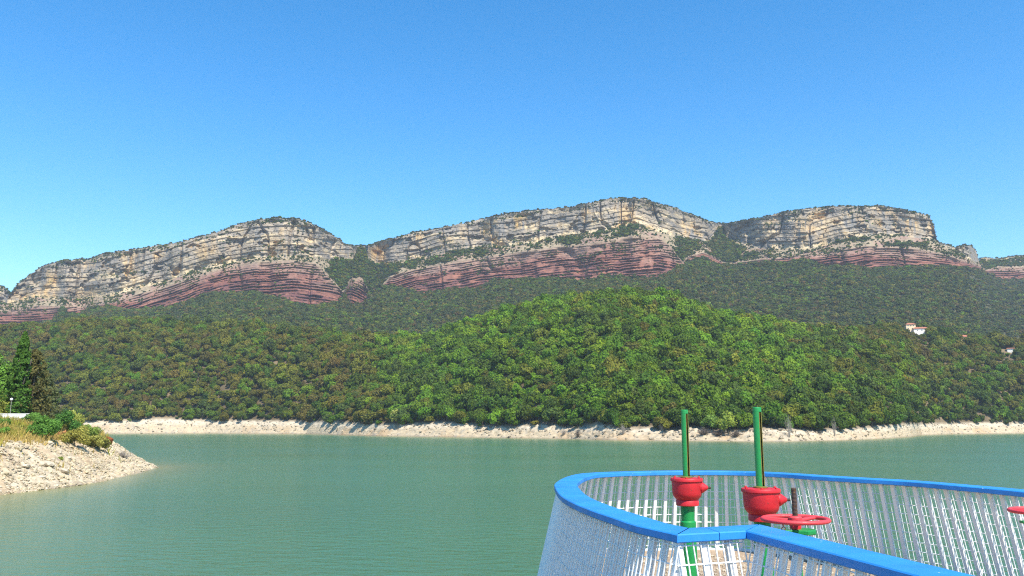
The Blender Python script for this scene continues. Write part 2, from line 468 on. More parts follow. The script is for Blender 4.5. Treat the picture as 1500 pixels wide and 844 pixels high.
    Zn = Z + ((zone == 2) | (zone == 4)) * (fbm(U / 14, Y / 14, 99, 3) - 0.5) * 3 * smooth01(tt * 3)
    Zn = Zn + (zone == 3) * (tt > 0.9) * (fbm(U / 16, tt * 0, 101, 3) - 0.5) * 5 * (tt - 0.9) * 10 + (zone == 4) * (fbm(U / 16, tt * 0, 101, 3) - 0.5) * 5
    Yn = Y - disp
    X = A[None, :] * Yn
    # --- rock colours
    red1 = np.array([0.170, 0.068, 0.050]); red2 = np.array([0.118, 0.052, 0.047]); redl = np.array([0.235, 0.104, 0.070]); pink = np.array([0.255, 0.165, 0.125])
    lime = np.array([0.325, 0.265, 0.190]); limeg = np.array([0.215, 0.188, 0.155]); ochre = np.array([0.48, 0.32, 0.135]); cream = np.array([0.50, 0.395, 0.245])
    soil = np.array([0.065, 0.065, 0.030]); ledge = np.array([0.27, 0.215, 0.14])
    def mixc(a, b, w): return a + (b - a) * np.clip(w, 0, 1)[..., None]
    lk = hash2(k, k * 0 + 3, 17)
    cr = mixc(np.broadcast_to(red1, Y.shape + (3,)), red2, lk * 1.1)
    cr = mixc(cr, redl, (fbm(U / 18, bR / 4, 103, 3) - 0.47) * 4)
    cr = mixc(cr, redl, talus * 0.8)
    upper = smooth01((tt - 0.42 + (fbm(U / 50, Z / 25, 117, 3) - 0.5) * 0.7) / 0.45)
    cr = mixc(cr, pink, upper * 0.85)
    cr = mixc(cr, ledge, smooth01((tt - 0.86) / 0.14) * 0.6)
    cl = mixc(np.broadcast_to(lime, Y.shape + (3,)), limeg, (fbm(U / 20, Z / 11, 107, 4) - 0.34) * 4)
    cl = mixc(cl, cream, (fbm(U / 30, Z / 8, 109, 3) - 0.56) * 4 + smooth01((0.22 - tt) / 0.15) * 0.9)
    cl = mixc(cl, ochre, (fbm(U / 24, Z / 40, 111, 3) - 0.52) * 6 * (0.35 + (cave + np.clip(-bu / 40, 0, 1))))
    cl = mixc(cl, np.array([0.20, 0.185, 0.165]), (fbm(U / 7, Z / 45, 113, 3) - 0.60) * 5)
    cl = mixc(cl, np.array([0.27, 0.225, 0.17]), smooth01((tt - 0.80) / 0.2) * 0.7)
    c2 = mixc(np.broadcast_to(ledge, Y.shape + (3,)), pink, (fbm(U / 30, Z / 15, 115, 3) - 0.5) * 4)
    z3 = zone[..., None]
    c = np.where(z3 == 0, soil, np.where(z3 == 1, cr, np.where(z3 == 2, c2, np.where(z3 == 3, cl, np.array([0.22, 0.18, 0.12])))))
    # where a band is thin the hillside is soil
    c = np.where((z3 == 1) & (hR[..., None] < 3), soil, c)
    c = np.where((z3 == 3) & (hL[..., None] < 3), soil, c)
    c = np.where((z3 == 2) & (((hR < 3) & (hL < 3)) | ((zD - zC)[None, :] + (fbm(U / 38, Z / 18, 121, 3) - 0.5) * 90 > 44))[..., None], soil, c)
    v = np.stack([X, Yn, Zn], -1).reshape(-1, 3)
    me = mesh_np('mountain', v, grid_faces(*Y.shape), [M['rock']], False)
    set_col(me, 'col', c.reshape(-1, 3))
    tag(link('mountain', me), kind='structure')
    # --- where scrub finds footing
    dYr = np.gradient(Yn, axis=0); dZr = np.abs(np.gradient(Zn, axis=0)) + 1e-3
    flat = np.clip(dYr / dZr, -3, 6)                        # large on ledges
    area = np.hypot(np.gradient(Yn, axis=0), np.gradient(Zn, axis=0)) * 1.25
    pn = fbm(U / 38, Z / 18, 121, 3)
    dens = np.zeros(Y.shape)
    thinR = hR < 4; thinL = hL < 4
    hG = (zD - zC)[None, :] + (A[None, :] > float(bear(1436, 400)[0])) * 60
    dens += (zone == 2) * (np.clip((pn - 0.36 + smooth01((hG - 18) / 60) * 0.3) * 5, 0, 1) * 0.06 + 0.012)
    dens += (zone == 1) * (np.clip((pn - 0.55) * 5, 0, 1) * (flat > 0.6) * 0.03 * (0.3 + tt) + smooth01((tt - 0.45) / 0.4) * 0.030 * np.clip((pn - 0.40) * 5, 0.12, 1))
    dens += (zone == 1) * (tt < 0.10) * 0.05 * (fbm(U / 20, tt * 0, 123, 2) > 0.42)
    dens += (zone == 3) * np.clip((pn - 0.55) * 5, 0, 1) * (flat > 0.45) * 0.045
    dens += (zone == 3) * (tt > 0.86) * 0.055 * np.clip((pn - 0.33) * 5, 0.1, 1)
    dens += (zone == 3) * (tt < 0.05) * 0.04
    dens += (zone == 4) * (tt < 0.5) * 0.034
    dens = np.where(((zone == 1) & thinR) | ((zone == 3) & thinL) | ((zone == 2) & thinR & thinL), 0.06, dens)
    r = np.random.default_rng(5).random(Y.shape)
    hit = (r < dens * area) & (zone > 0)
    idx = np.argwhere(hit)
    for (i, j) in idx:
        SCRUB.append((X[i, j], Yn[i, j], Zn[i, j], zone[i, j], (hR[0, j] < 4 and hL[0, j] < 4) or (zone[i, j] == 2 and hG[0, j] + (pn[i, j] - 0.5) * 90 > 42)))
build_mountain()

# ------------------------------------------------------------------ foliage meshes
def leaf_quads(P, out, size, rng, spread=0.55, aspect=1.0):
    """one quad leaf clump per point, roughly facing outwards"""
    n = len(P)
    nn = out + rng.normal(0, spread, (n, 3)); nn /= np.linalg.norm(nn, axis=1, keepdims=True) + 1e-9
    r = rng.normal(0, 1, (n, 3)); t = np.cross(nn, r); t /= np.linalg.norm(t, axis=1, keepdims=True) + 1e-9
    b = np.cross(nn, t)
    s = (size * rng.uniform(0.6, 1.35, n))[:, None] * 0.5
    t = t * s; b = b * s * aspect
    bend = nn * s * 0.35
    v = np.stack([P - t - b * 0.7, P + t * 0.9 - b - bend, P + t + b * 0.8, P - t * 0.8 + b - bend], 1).reshape(-1, 3)
    f = np.arange(4 * n).reshape(-1, 4)
    return v, f

def lobed_points(rng, n, lobes, rad, shape, base):
    """points spread over the outer shells of several lobes that fill an ellipsoid"""
    c = rng.normal(0, 1, (lobes, 3)); c /= np.linalg.norm(c, axis=1, keepdims=True)
    c *= rng.uniform(0.25, 0.78, (lobes, 1)) ** 0.6
    c[:, 2] = np.abs(c[:, 2]) * 0.95 - 0.12
    lr = rng.uniform(*rad, lobes)
    pick = rng.choice(lobes, n, p=lr ** 2 / (lr ** 2).sum())
    d = rng.normal(0, 1, (n, 3)); d /= np.linalg.norm(d, axis=1, keepdims=True)
    P = c[pick] + d * (lr[pick] * rng.uniform(0.62, 1.0, n))[:, None]
    out = d * 0.8 + P * 0.5
    P = P * np.array(shape); P[:, 2] += base
    return P, out

def limb(v0, v1, r0, r1, n=6):
    v0 = np.array(v0, float); v1 = np.array(v1, float)
    d = v1 - v0; d /= np.linalg.norm(d) + 1e-9
    u = np.cross(d, [0.3, 0.9, 0.2]); u /= np.linalg.norm(u); w = np.cross(d, u)
    a = np.arange(n) * 2 * math.pi / n
    ring = np.cos(a)[:, None] * u + np.sin(a)[:, None] * w
    v = np.concatenate([v0 + ring * r0, v1 + ring * r1])
    f = np.array([[i, (i + 1) % n, n + (i + 1) % n, n + i] for i in range(n)])
    return v, f

def join(parts):
    V, F, o = [], [], 0
    for v, f in parts: V.append(v); F.append(np.asarray(f) + o); o += len(v)
    return np.concatenate(V), np.concatenate(F)

def trunk_mesh(name, h, r, limbs, rng, mat, spread=0.5):
    parts = []; p = np.zeros(3); rad = r
    prev = p
    for i in range(3):
        q = prev + np.array([rng.normal(0, .04 * h), rng.normal(0, .04 * h), h / 3])
        parts.append(limb(prev, q, rad, rad * 0.78, 7)); prev = q; rad *= 0.78
    for i in range(limbs):
        b = np.array([0, 0, h * rng.uniform(0.4, 0.95)])
        a = rng.uniform(0, 6.28)
        e = b + np.array([math.cos(a) * spread * h, math.sin(a) * spread * h, h * rng.uniform(0.25, 0.6)])
        m = (b + e) / 2 + rng.normal(0, 0.05 * h, 3)
        parts.append(limb(b, m, rad * 0.8, rad * 0.5, 5)); parts.append(limb(m, e, rad * 0.5, rad * 0.15, 5))
    v, f = join(parts)
    return mesh_np(name, v, f, [mat], True)

# unit crowns: radius about 1, foot at z = 0
CROWN, TRUNK = [], []
for i in range(7):
    rg = np.random.default_rng(100 + i)
    P, o = lobed_points(rg, 1250, 12 + i % 4, (0.28, 0.46), (1.06, 1.06, 0.90 + 0.1 * (i % 3)), 0.70)
    v, f = leaf_quads(P, o, 0.16, rg)
    CROWN.append(mesh_np('crown', v, f, [M['leaf']]))
    TRUNK.append(trunk_mesh('trunk', 0.75, 0.055, 4, rg, M['bark']))
FAR = []
for i in range(5):
    rg = np.random.default_rng(200 + i)
    P, o = lobed_points(rg, 170, 6, (0.34, 0.52), (1.0, 1.0, 0.9), 0.62)
    v, f = leaf_quads(P, o, 0.36, rg)
    FAR.append(mesh_np('far_crown', v, f, [M['leaf']]))

def proto_collection(name, meshes):
    c = bpy.data.collections.new(name)
    for i, m in enumerate(meshes):
        o = bpy.data.objects.new('%s_%d' % (name, i), m); c.objects.link(o)
    return c

def scatter(name, pts, scl, rotz, idx, tint, coll):
    """one 'stuff' object: instances of the crowns in coll on a point cloud"""
    me = bpy.data.meshes.new(name)
    n = len(pts)
    me.vertices.add(n)
    me.vertices.foreach_set('co', np.asarray(pts, np.float32).ravel())
    a = me.attributes.new('scl', 'FLOAT_VECTOR', 'POINT'); a.data.foreach_set('vector', np.asarray(scl, np.float32).ravel())
    rv = np.zeros((n, 3), np.float32); rv[:, 2] = rotz
    a = me.attributes.new('rot', 'FLOAT_VECTOR', 'POINT'); a.data.foreach_set('vector', rv.ravel())
    a = me.attributes.new('idx', 'INT', 'POINT'); a.data.foreach_set('value', np.asarray(idx, np.int32))
    set_col(me, 'tint', tint)
    o = link(name, me)
    g = bpy.data.node_groups.new(name, 'GeometryNodeTree')
    g.interface.new_socket('Geometry', in_out='INPUT', socket_type='NodeSocketGeometry')
    g.interface.new_socket('Geometry', in_out='OUTPUT', socket_type='NodeSocketGeometry')
    gi = g.nodes.new('NodeGroupInput'); go = g.nodes.new('NodeGroupOutput')
    ip = g.nodes.new('GeometryNodeInstanceOnPoints')
    ci = g.nodes.new('GeometryNodeCollectionInfo'); ci.inputs['Collection'].default_value = coll
    ci.inputs['Separate Children'].default_value = True; ci.inputs['Reset Children'].default_value = True
    def attr(nm, t):
        q = g.nodes.new('GeometryNodeInputNamedAttribute'); q.data_type = t; q.inputs['Name'].default_value = nm
        return q.outputs['Attribute']
    L = g.links.new
    L(gi.outputs[0], ip.inputs['Points']); L(ci.outputs[0], ip.inputs['Instance'])
    ip.inputs['Pick Instance'].default_value = True
    L(attr('idx', 'INT'), ip.inputs['Instance Index'])
    e2r = g.nodes.new('FunctionNodeEulerToRotation')
    L(attr('rot', 'FLOAT_VECTOR'), e2r.inputs[0]); L(e2r.outputs[0], ip.inputs['Rotation'])
    L(attr('scl', 'FLOAT_VECTOR'), ip.inputs['Scale'])
    L(ip.outputs[0], go.inputs[0])
    md = o.modifiers.new('scatter', 'NODES'); md.node_group = g
    return tag(o, kind='stuff')

near_coll = proto_collection('broadleaf_crown', CROWN)
far_coll = proto_collection('distant_crown', FAR)

PAL = np.array([[0.052, 0.095, 0.012], [0.112, 0.205, 0.014], [0.190, 0.310, 0.018], [0.172, 0.165, 0.022], [0.160, 0.118, 0.032], [0.32, 0.28, 0.030], [0.068, 0.096, 0.024]])
def pick_tint(n, w, rng):
    """w: (n,7) weights over the leaf palette"""
    w = np.maximum(w, 1e-4); w = w / w.sum(1, keepdims=True)
    k = (rng.random((n, 1)) > np.cumsum(w, 1)).sum(1).clip(0, 6)
    loc = w @ PAL                                          # the stand's own mean colour
    c = (0.66 * PAL[k] + 0.34 * loc) * rng.uniform(0.78, 1.25, (n, 1)) * rng.normal(1, 0.05, (n, 3))
    return np.clip(c, 0.008, 0.4)

# clearings on the hill: bearing tangent, depth, radius
def on_hill(x, frac):
    """a spot on the hill: screen bearing, fraction of the way from shore to crest"""
    a, _ = bear(x, 500); a = float(a)
    _, Yb, _, Yc, _ = hill_params(np.array([a]))
    Y = float(Yb[0] + (Yc[0] - Yb[0]) * frac)
    return a * Y, Y, float(hill_z(np.array([a]), np.array([Y]))[0])

VILLA = on_hill(1344, 0.985)
HUT = on_hill(1479, 0.79)
ROOFS = on_hill(1410, 1.0)
CLEAR = [(VILLA[0], VILLA[1] - 1, 15), (HUT[0] - 1, HUT[1] - 6, 8), (HUT[0] - 9, HUT[1] + 3, 7), (HUT[0] - 20, HUT[1] + 6, 7), (ROOFS[0], ROOFS[1] - 8, 9)]

def hill_trees():
    rng = np.random.default_rng(31)
    pts = []
    # jittered grid over the hill
    sp = 4.5
    ys = np.arange(430, 1120, sp)
    P = []
    for y in ys:
        xs = np.arange(-0.74 * y, 0.74 * y, sp)
        P.append(np.stack([xs + rng.uniform(-sp, sp, len(xs)), np.full(len(xs), y) + rng.uniform(-sp, sp, len(xs))], 1))
    P = np.concatenate(P)
    A = P[:, 0] / P[:, 1]
    Y0, Yb, zb, Yc, zc = hill_params(A)
    edge = Yb - 1.0 + (fbm(P[:, 0] / 11, P[:, 1] * 0, 131, 3) - 0.5) * 9
    keep = (P[:, 1] > edge) & (P[:, 1] < Yc + 30)
    s = (P[:, 1] - Yb) / (Yc - Yb)
    gapn = fbm(P[:, 0] / 22, P[:, 1] / 22, 133, 3)
    px = 750 + 1200 * A * 0.99
    left = smooth01((620 - px) / 120); right = smooth01((px - 1130) / 120)
    keep &= ~((gapn > 0.79) & (s > 0.06))
    for (cx, cy, cr) in CLEAR: keep &= np.hypot(P[:, 0] - cx, P[:, 1] - cy) > cr
    P = P[keep]; A = A[keep]; s = s[keep]; px = px[keep]; left = left[keep]; right = right[keep]; Yb = Yb[keep]
    n = len(P)
    Z = hill_z(A, P[:, 1])
    centre = 1 - np.maximum(left, right)
    big = fbm(P[:, 0] / 60, P[:, 1] / 60, 135, 3)
    size = rng.lognormal(-0.08, 0.34, n) * (4.3 + 0.7 * centre * (0.4 + s.clip(0, 1)))
    size = np.clip(size, 1.8, 8.2)
    for (bx, by, half_w, run) in ((VILLA[0] - 5, VILLA[1], 21, 80), (HUT[0] - 3, HUT[1], 8, 26), (ROOFS[0], ROOFS[1], 6, 26)):
        plot = (P[:, 1] > by - run) & (P[:, 1] < by + 4) & (np.abs(P[:, 0] - bx * P[:, 1] / by) < half_w)
        size = np.where(plot, size * 0.42, size)               # only low scrub on the plots below the houses
    hgt = size * rng.uniform(0.75, 1.35, n)
    w = np.zeros((n, 7))
    patch = fbm(P[:, 0] / 45, P[:, 1] / 45, 137, 3)
    w[:, 0] = 0.9
    w[:, 1] = 0.9 + 1.3 * centre
    w[:, 2] = centre * (0.2 + 3.4 * np.clip(s, 0, 1.2) ** 1.4) * np.clip((patch - 0.25) * 3, 0.15, 1.5) + 0.25 * right * (1 - s.clip(0, 1)) + 0.10
    w[:, 3] = 0.45 + 1.6 * (left + right * s.clip(0, 1))
    w[:, 4] = 0.10 + 1.5 * left * np.clip((patch - 0.35) * 4, 0, 1) + 1.1 * right * s.clip(0, 1)
    w[:, 5] = 0.03
    w[:, 6] = 0.5
    near = s < 0.10
    w[near, 2] *= 0.5; w[near, 0] += 0.8
    tint = pick_tint(n, w, rng)
    return P, Z, A, s, size, hgt, tint, Yb, rng

hP, hZ, hA, hs, hsize, hh, htint, hYb, hrng = hill_trees()
front = hP[:, 1] - hYb
inview = np.abs(hA) < 0.66
order = np.argsort(np.where(inview, front, 1e9))
n_single = 285
single = np.zeros(len(hP), bool); single[order[:n_single]] = True
rot = hrng.uniform(0, 6.28, len(hP)); vi = hrng.integers(0, len(CROWN), len(hP))
rest = ~single
scl = np.stack([hsize, hsize, hh], 1)
scatter('hill_forest', np.stack([hP[rest, 0], hP[rest, 1], hZ[rest] - 0.3], 1), scl[rest], rot[rest], vi[rest], htint[rest], near_coll)

GROUP_EDGE = 'trees along the front edge of the wood'
def edge_label(i):
    r, g, b = htint[i]
    colour = ('brownish' if r > g * 1.08 else 'olive green' if r > g * 0.82 else 'bright green' if g > 0.17 else 'dark green' if g < 0.115 else 'mid green')
    big = 'large' if hsize[i] > 5.4 else 'small' if hsize[i] < 3.3 else 'middling'
    form = 'tall crowned' if hh[i] > hsize[i] * 1.12 else 'flat crowned' if hh[i] < hsize[i] * 0.9 else 'round crowned'
    return '%s %s %s tree at the front edge of the shore wood' % (big, form, colour)
for i in np.argwhere(single)[:, 0]:
    t = empty('tree', (hP[i, 0], hP[i, 1], hZ[i] - 0.3), edge_label(i), 'tree', GROUP_EDGE)
    t.rotation_euler.z = rot[i]; t.scale = scl[i]
    c = link('crown', CROWN[vi[i]], t); c['tint'] = [float(x) for x in htint[i]] + [1.0]
    link('trunk', TRUNK[vi[i]], t)

# ------------------------------------------------------------------ woods on the mountain apron, scrub on the cliffs
def mountain_wood():
    rng = np.random.default_rng(41)
    n = 56000
    A = rng.uniform(-0.74, 0.74, n); t = rng.beta(1.35, 1.0, n) ** 0.9
    t = np.clip(t, 0.0, 0.999)
    X, Y, Z = slope_zY(A, t)
    e = (Z - EYE) / Y
    vis = e > hill_c(A) - 0.022
    gap = fbm(X / 40, Y / 40, 141, 3) > 0.80
    k = vis & ~gap
    A, t, X, Y, Z = A[k], t[k], X[k], Y[k], Z[k]
    n = len(A)
    size = rng.lognormal(0, 0.3, n) * 3.5
    size = np.clip(size, 1.8, 7)
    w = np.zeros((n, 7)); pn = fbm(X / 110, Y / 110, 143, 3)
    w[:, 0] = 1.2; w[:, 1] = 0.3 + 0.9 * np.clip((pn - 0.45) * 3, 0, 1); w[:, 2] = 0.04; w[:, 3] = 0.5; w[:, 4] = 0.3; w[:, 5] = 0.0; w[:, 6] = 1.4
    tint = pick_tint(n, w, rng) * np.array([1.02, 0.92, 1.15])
    P = np.stack([X, Y, Z - 0.5], 1); S = np.stack([size, size, size * rng.uniform(0.8, 1.2, n)], 1)
    q = np.array([(a, b, c) for (a, b, c, z, thin) in SCRUB]); zz = np.array([z for (*_, z, thin) in SCRUB]); th = np.array([thin for (*_, thin) in SCRUB])
    m = len(q)
    s2 = np.clip(rng.lognormal(0, 0.3, m) * np.where(zz == 4, 2.3, 1.9), 1.0, 4.2)
    s2 = np.where(th, np.clip(rng.lognormal(0, 0.25, m) * 3.4, 2, 6), s2)
    w2 = np.tile([1.3, 0.35, 0.02, 0.7, 0.25, 0.0, 0.9], (m, 1))
    t2 = pick_tint(m, w2, rng)
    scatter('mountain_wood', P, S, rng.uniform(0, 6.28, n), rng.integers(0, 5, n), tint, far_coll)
    scatter('cliff_scrub', q - np.array([0, 0, 0.4]), np.stack([s2, s2, s2 * rng.uniform(0.7, 1.15, m)], 1), rng.uniform(0, 6.28, m), rng.integers(0, 5, m), t2, far_coll)
    print('TREES', len(hP), n, m)
mountain_wood()

# ------------------------------------------------------------------ the near bank on the left
BANK = np.array([(-40, 40), (-62, 80), (-70, 104), (-72.4, 119), (-71.6, 124), (-71.0, 130), (-70.7, 137), (-71.4, 146), (-73.2, 155), (-75.4, 166), (-78.2, 178),
                 (-81.3, 191), (-84.5, 197), (-91, 203), (-100, 214), (-118, 232), (-150, 262), (-210, 320), (-260, 360), (-320, 360), (-320, 20), (-120, -30), (-60, 0)], float)

def bank_dist(X, Y):
    """signed distance inland from the bank's waterline"""
    P = np.stack([np.ravel(X), np.ravel(Y)], 1)
    a = BANK; b = np.roll(BANK, -1, 0)
    d2 = np.full(len(P), 1e12); inside = np.zeros(len(P), bool)
    for p, q in zip(a, b):
        e = q - p; t = np.clip(((P - p) @ e) / (e @ e), 0, 1)
        d2 = np.minimum(d2, ((P - p - t[:, None] * e) ** 2).sum(1))
        c = ((p[1] > P[:, 1]) != (q[1] > P[:, 1]))
        with np.errstate(divide='ignore', invalid='ignore'):
            xi = (q[0] - p[0]) * (P[:, 1] - p[1]) / (q[1] - p[1]) + p[0]
        inside ^= c & (P[:, 0] < xi)
    d = np.sqrt(d2)
    return np.where(inside, d, -d).reshape(np.shape(X))

def bank_z(X, Y):
    d = bank_dist(X, Y) + (fbm(np.asarray(X) / 6, np.asarray(Y) / 6, 151, 3) - 0.5) * 1.6
    z = np.interp(d, [-60, -12, 0, 2, 10.5, 12.5, 20, 32, 60, 120], [-14, -4.5, 0, 1.0, 6.5, 7.3, 9.2, 11.0, 11.6, 12.6])
    return z

def bank_z1(x, y): return float(bank_z(np.array([x]), np.array([y]))[0])

def build_bank():
    xs = np.concatenate([np.arange(-300, -125, 5.0), np.arange(-125, -56, 0.42)])
    ys = np.concatenate([np.arange(30, 100, 3.0), np.arange(100, 216, 0.55), np.arange(216, 380, 5.0)])
    X, Y = np.meshgrid(xs, ys)
    d = bank_dist(X, Y)
    Z = bank_z(X, Y)
    rub = smooth01((d + 3) / 3) * smooth01((13.5 - d) / 3)
    Z = Z + rub * ((fbm(X / 1.5, Y / 1.5, 153, 3) - 0.5) * 0.9 + (vnoise(X / 0.8, Y / 0.8, 155) - 0.5) * 0.35)
    Z = Z + (1 - rub) * (d > 8) * (fbm(X / 5, Y / 5, 157, 3) - 0.5) * 0.8
    n1 = fbm(X / 5, Y / 5, 159, 4)[..., None]; n2 = fbm(X / 1.2, Y / 1.2, 161, 3)[..., None]
    pale = np.array([0.50, 0.415, 0.29]); tan = np.array([0.46, 0.345, 0.22]); grey = np.array([0.28, 0.24, 0.18]); straw = np.array([0.38, 0.28, 0.11])
    c = pale + (tan - pale) * np.clip((n1 - 0.45) * 3, 0, 1) + (grey - pale) * np.clip((n2 - 0.62) * 5, 0, 0.7)
    wet = smooth01((0.9 - d) / 0.9)[..., None]
    c = c * (1 - 0.4 * wet)
    gr = smooth01((d - 10.2 + (n1[..., 0] - 0.5) * 4) / 2.0)[..., None]
    c = c + (straw - c) * gr
    me = mesh_np('lake_bank', np.stack([X, Y, Z], -1).reshape(-1, 3), grid_faces(*X.shape), [M['bank']], False)
    set_col(me, 'col', np.clip(c, 0.02, 0.9).reshape(-1, 3))
    tag(link('lake_bank', me), kind='structure')
build_bank()

# ------------------------------------------------------------------ water
def water_mat():
    m, nt, out = new_mat('lake_water')
    L = nt.links.new
    at = N(nt, 'ShaderNodeAttribute', _attribute_name='shallow')
    tc = N(nt, 'ShaderNodeTexCoord')
    mp = N(nt, 'ShaderNodeMapping'); mp.inputs['Scale'].default_value = (0.55, 1.0, 1.0); mp.inputs['Rotation'].default_value = (0, 0, 0.25)
    L(tc.outputs['Object'], mp.inputs['Vector'])
    n1 = N(nt, 'ShaderNodeTexNoise', Scale=0.9, Detail=4.0, Roughness=0.6)
    n2 = N(nt, 'ShaderNodeTexNoise', Scale=0.018, Detail=4.0, Roughness=0.6)
    L(mp.outputs[0], n1.inputs['Vector']); L(mp.outputs[0], n2.inputs['Vector'])
    mx = N(nt, 'ShaderNodeMix', _data_type='RGBA')
    mx.inputs[6].default_value = (0.056, 0.146, 0.072, 1); mx.inputs[7].default_value = (0.22, 0.20, 0.075, 1)
    L(at.outputs['Fac'], mx.inputs['Factor'])
    hv = N(nt, 'ShaderNodeHueSaturation')
    mr = N(nt, 'ShaderNodeMapRange', **{'From Min': 0.3, 'From Max': 0.7, 'To Min': 0.92, 'To Max': 1.08})
    L(n2.outputs['Fac'], mr.inputs['Value']); L(mr.outputs[0], hv.inputs['Value']); L(mx.outputs[2], hv.inputs['Color'])
    b = N(nt, 'ShaderNodeBsdfPrincipled', Roughness=0.2, IOR=1.333)
    L(hv.outputs[0], b.inputs['Base Color'])
    bp = N(nt, 'ShaderNodeBump', Strength=0.9, Distance=0.35)
    wm = N(nt, 'ShaderNodeMapping'); wm.inputs['Scale'].default_value = (0.006, 0.022, 1.0)     # wind lanes and calm slicks
    L(tc.outputs['Object'], wm.inputs['Vector'])
    n3 = N(nt, 'ShaderNodeTexNoise', Scale=1.0, Detail=3.0, Roughness=0.55); L(wm.outputs[0], n3.inputs['Vector'])
    ms = N(nt, 'ShaderNodeMapRange', **{'From Min': 0.35, 'From Max': 0.65, 'To Min': 0.45, 'To Max': 1.0}); L(n3.outputs['Fac'], ms.inputs['Value']); L(ms.outputs[0], bp.inputs['Strength'])
    L(n1.outputs['Fac'], bp.inputs['Height']); L(bp.outputs[0], b.inputs['Normal'])
    L(b.outputs[0], out.inputs[0])
    return m

def build_water():
    A = np.linspace(-1.3, 1.3, 300)
    ys = np.concatenate([[-40, 5], np.geomspace(25, 1000, 240)])
    Y = ys[:, None] + 0 * A[None, :]
    X = A[None, :] * np.maximum(Y, 120)
    Z = 0 * X
    d = -bank_dist(X, Y)
    sh1 = np.exp(-np.clip(d, 0, None) / 7.0) * 0.9
    df = shore_Y(A)[None, :] - Y
    sh2 = np.exp(-np.clip(df, 0, None) / 28.0) * 0.75
    me = mesh_np('water', np.stack([X, Y, Z], -1).reshape(-1, 3), grid_faces(*X.shape), [water_mat()], True)
    set_f(me, 'shallow', np.maximum(sh1, sh2))
    tag(link('water', me), kind='structure')
build_water()

# ------------------------------------------------------------------ haze in the air
def build_haze():
    m = bpy.data.materials.new('haze_air'); m.use_nodes = True
    nt = m.node_tree; nt.nodes.clear()
    out = nt.nodes.new('ShaderNodeOutputMaterial')
    pv = nt.nodes.new('ShaderNodeVolumePrincipled')
    pv.inputs['Color'].default_value = (0.72, 0.85, 1.0, 1)
    pv.inputs['Density'].default_value = 0.000075
    pv.inputs['Anisotropy'].default_value = 0.1
    nt.links.new(pv.outputs[0], out.inputs['Volume'])
    bm = bmesh.new(); bmesh.ops.create_cube(bm, size=1)
    me = bpy.data.meshes.new('haze'); bm.to_mesh(me); bm.free(); me.materials.append(m)
    o = link('haze', me); o.scale = (5200, 3400, 790); o.location = (0, 1300, 790 / 2 - 190)
    tag(o, kind='stuff')
build_haze()

# ------------------------------------------------------------------ rubble, grass, bushes and trees on the near bank
def rock_mesh(seed, sub=1):
    rg = np.random.default_rng(seed)
    bm = bmesh.new(); bmesh.ops.create_icosphere(bm, subdivisions=sub, radius=1)
    for v in bm.verts:
        v.co *= 1 + rg.uniform(-0.28, 0.22)
        v.co.x *= 1.25; v.co.z *= 0.7
    vs = np.array([v.co[:] for v in bm.verts]); fs = np.array([[v.index for v in f.verts] for f in bm.faces]); bm.free()
    return vs, fs

def build_rubble():
    rg = np.random.default_rng(61)
    shapes = [rock_mesh(300 + i) for i in range(6)]
    X = rg.uniform(-96, -70, 42000); Y = rg.uniform(104, 203, 42000)
    d = bank_dist(X, Y)
    k = (d > -0.3) & (d < 12.5) & (rg.random(len(X)) < 0.85 - 0.05 * np.clip(d, 0, 12)) 
    X, Y, d = X[k][:9500], Y[k][:9500], d[k][:9500]
    Z = bank_z(X, Y)
    V, F, C, o = [], [], [], 0
    for x, y, z in zip(X, Y, Z):
        v, f = shapes[rg.integers(6)]
        s = min(rg.lognormal(-2.05, 0.5), 0.5)
        a = rg.uniform(0, 6.28); ca, sa = math.cos(a), math.sin(a)
        w = v * s * np.array([1, 1, rg.uniform(0.7, 1.3)])
        w = np.stack([w[:, 0] * ca - w[:, 1] * sa + x, w[:, 0] * sa + w[:, 1] * ca + y, w[:, 2] + z + s * 0.25], 1)
        V.append(w); F.append(f + o); o += len(v)
        g = rg.uniform(0.75, 1.15); warm = rg.uniform(0.85, 1.05)
        C.append(np.tile([0.49 * g, 0.41 * g * (0.9 + 0.1 * warm), 0.295 * g * warm], (len(v), 1)))
    me = mesh_np('rubble', np.concatenate(V), np.concatenate(F), [M['bank']])
    set_col(me, 'col', np.concatenate(C))
    tag(link('rubble', me), kind='stuff')
    # the same loose stone thinly strewn over the far shore
    Ab = rg.uniform(-0.5, 0.66, 1700)
    Y0, Yb, zb, Yc, zc = hill_params(Ab)
    t = rg.random(1700) ** 0.8
    Y = Y0 + t * (Yb - Y0); X = Ab * Y; Z = hill_z(Ab, Y)
    V, F, C, o = [], [], [], 0
    for x, y, z in zip(X, Y, Z):
        v, f = shapes[rg.integers(6)]; s = min(rg.lognormal(-0.9, 0.5), 1.3)
        V.append(v * s + np.array([x, y, z + 0.2 * s])); F.append(f + o); o += len(v)
        C.append(np.tile(np.array([0.40, 0.335, 0.245]) * rg.uniform(0.4, 1.15), (len(v), 1)))
    me = mesh_np('shore_rubble', np.concatenate(V), np.concatenate(F), [M['earth']])
    set_col(me, 'col', np.concatenate(C))
    tag(link('shore_rubble', me), kind='stuff')
build_rubble()

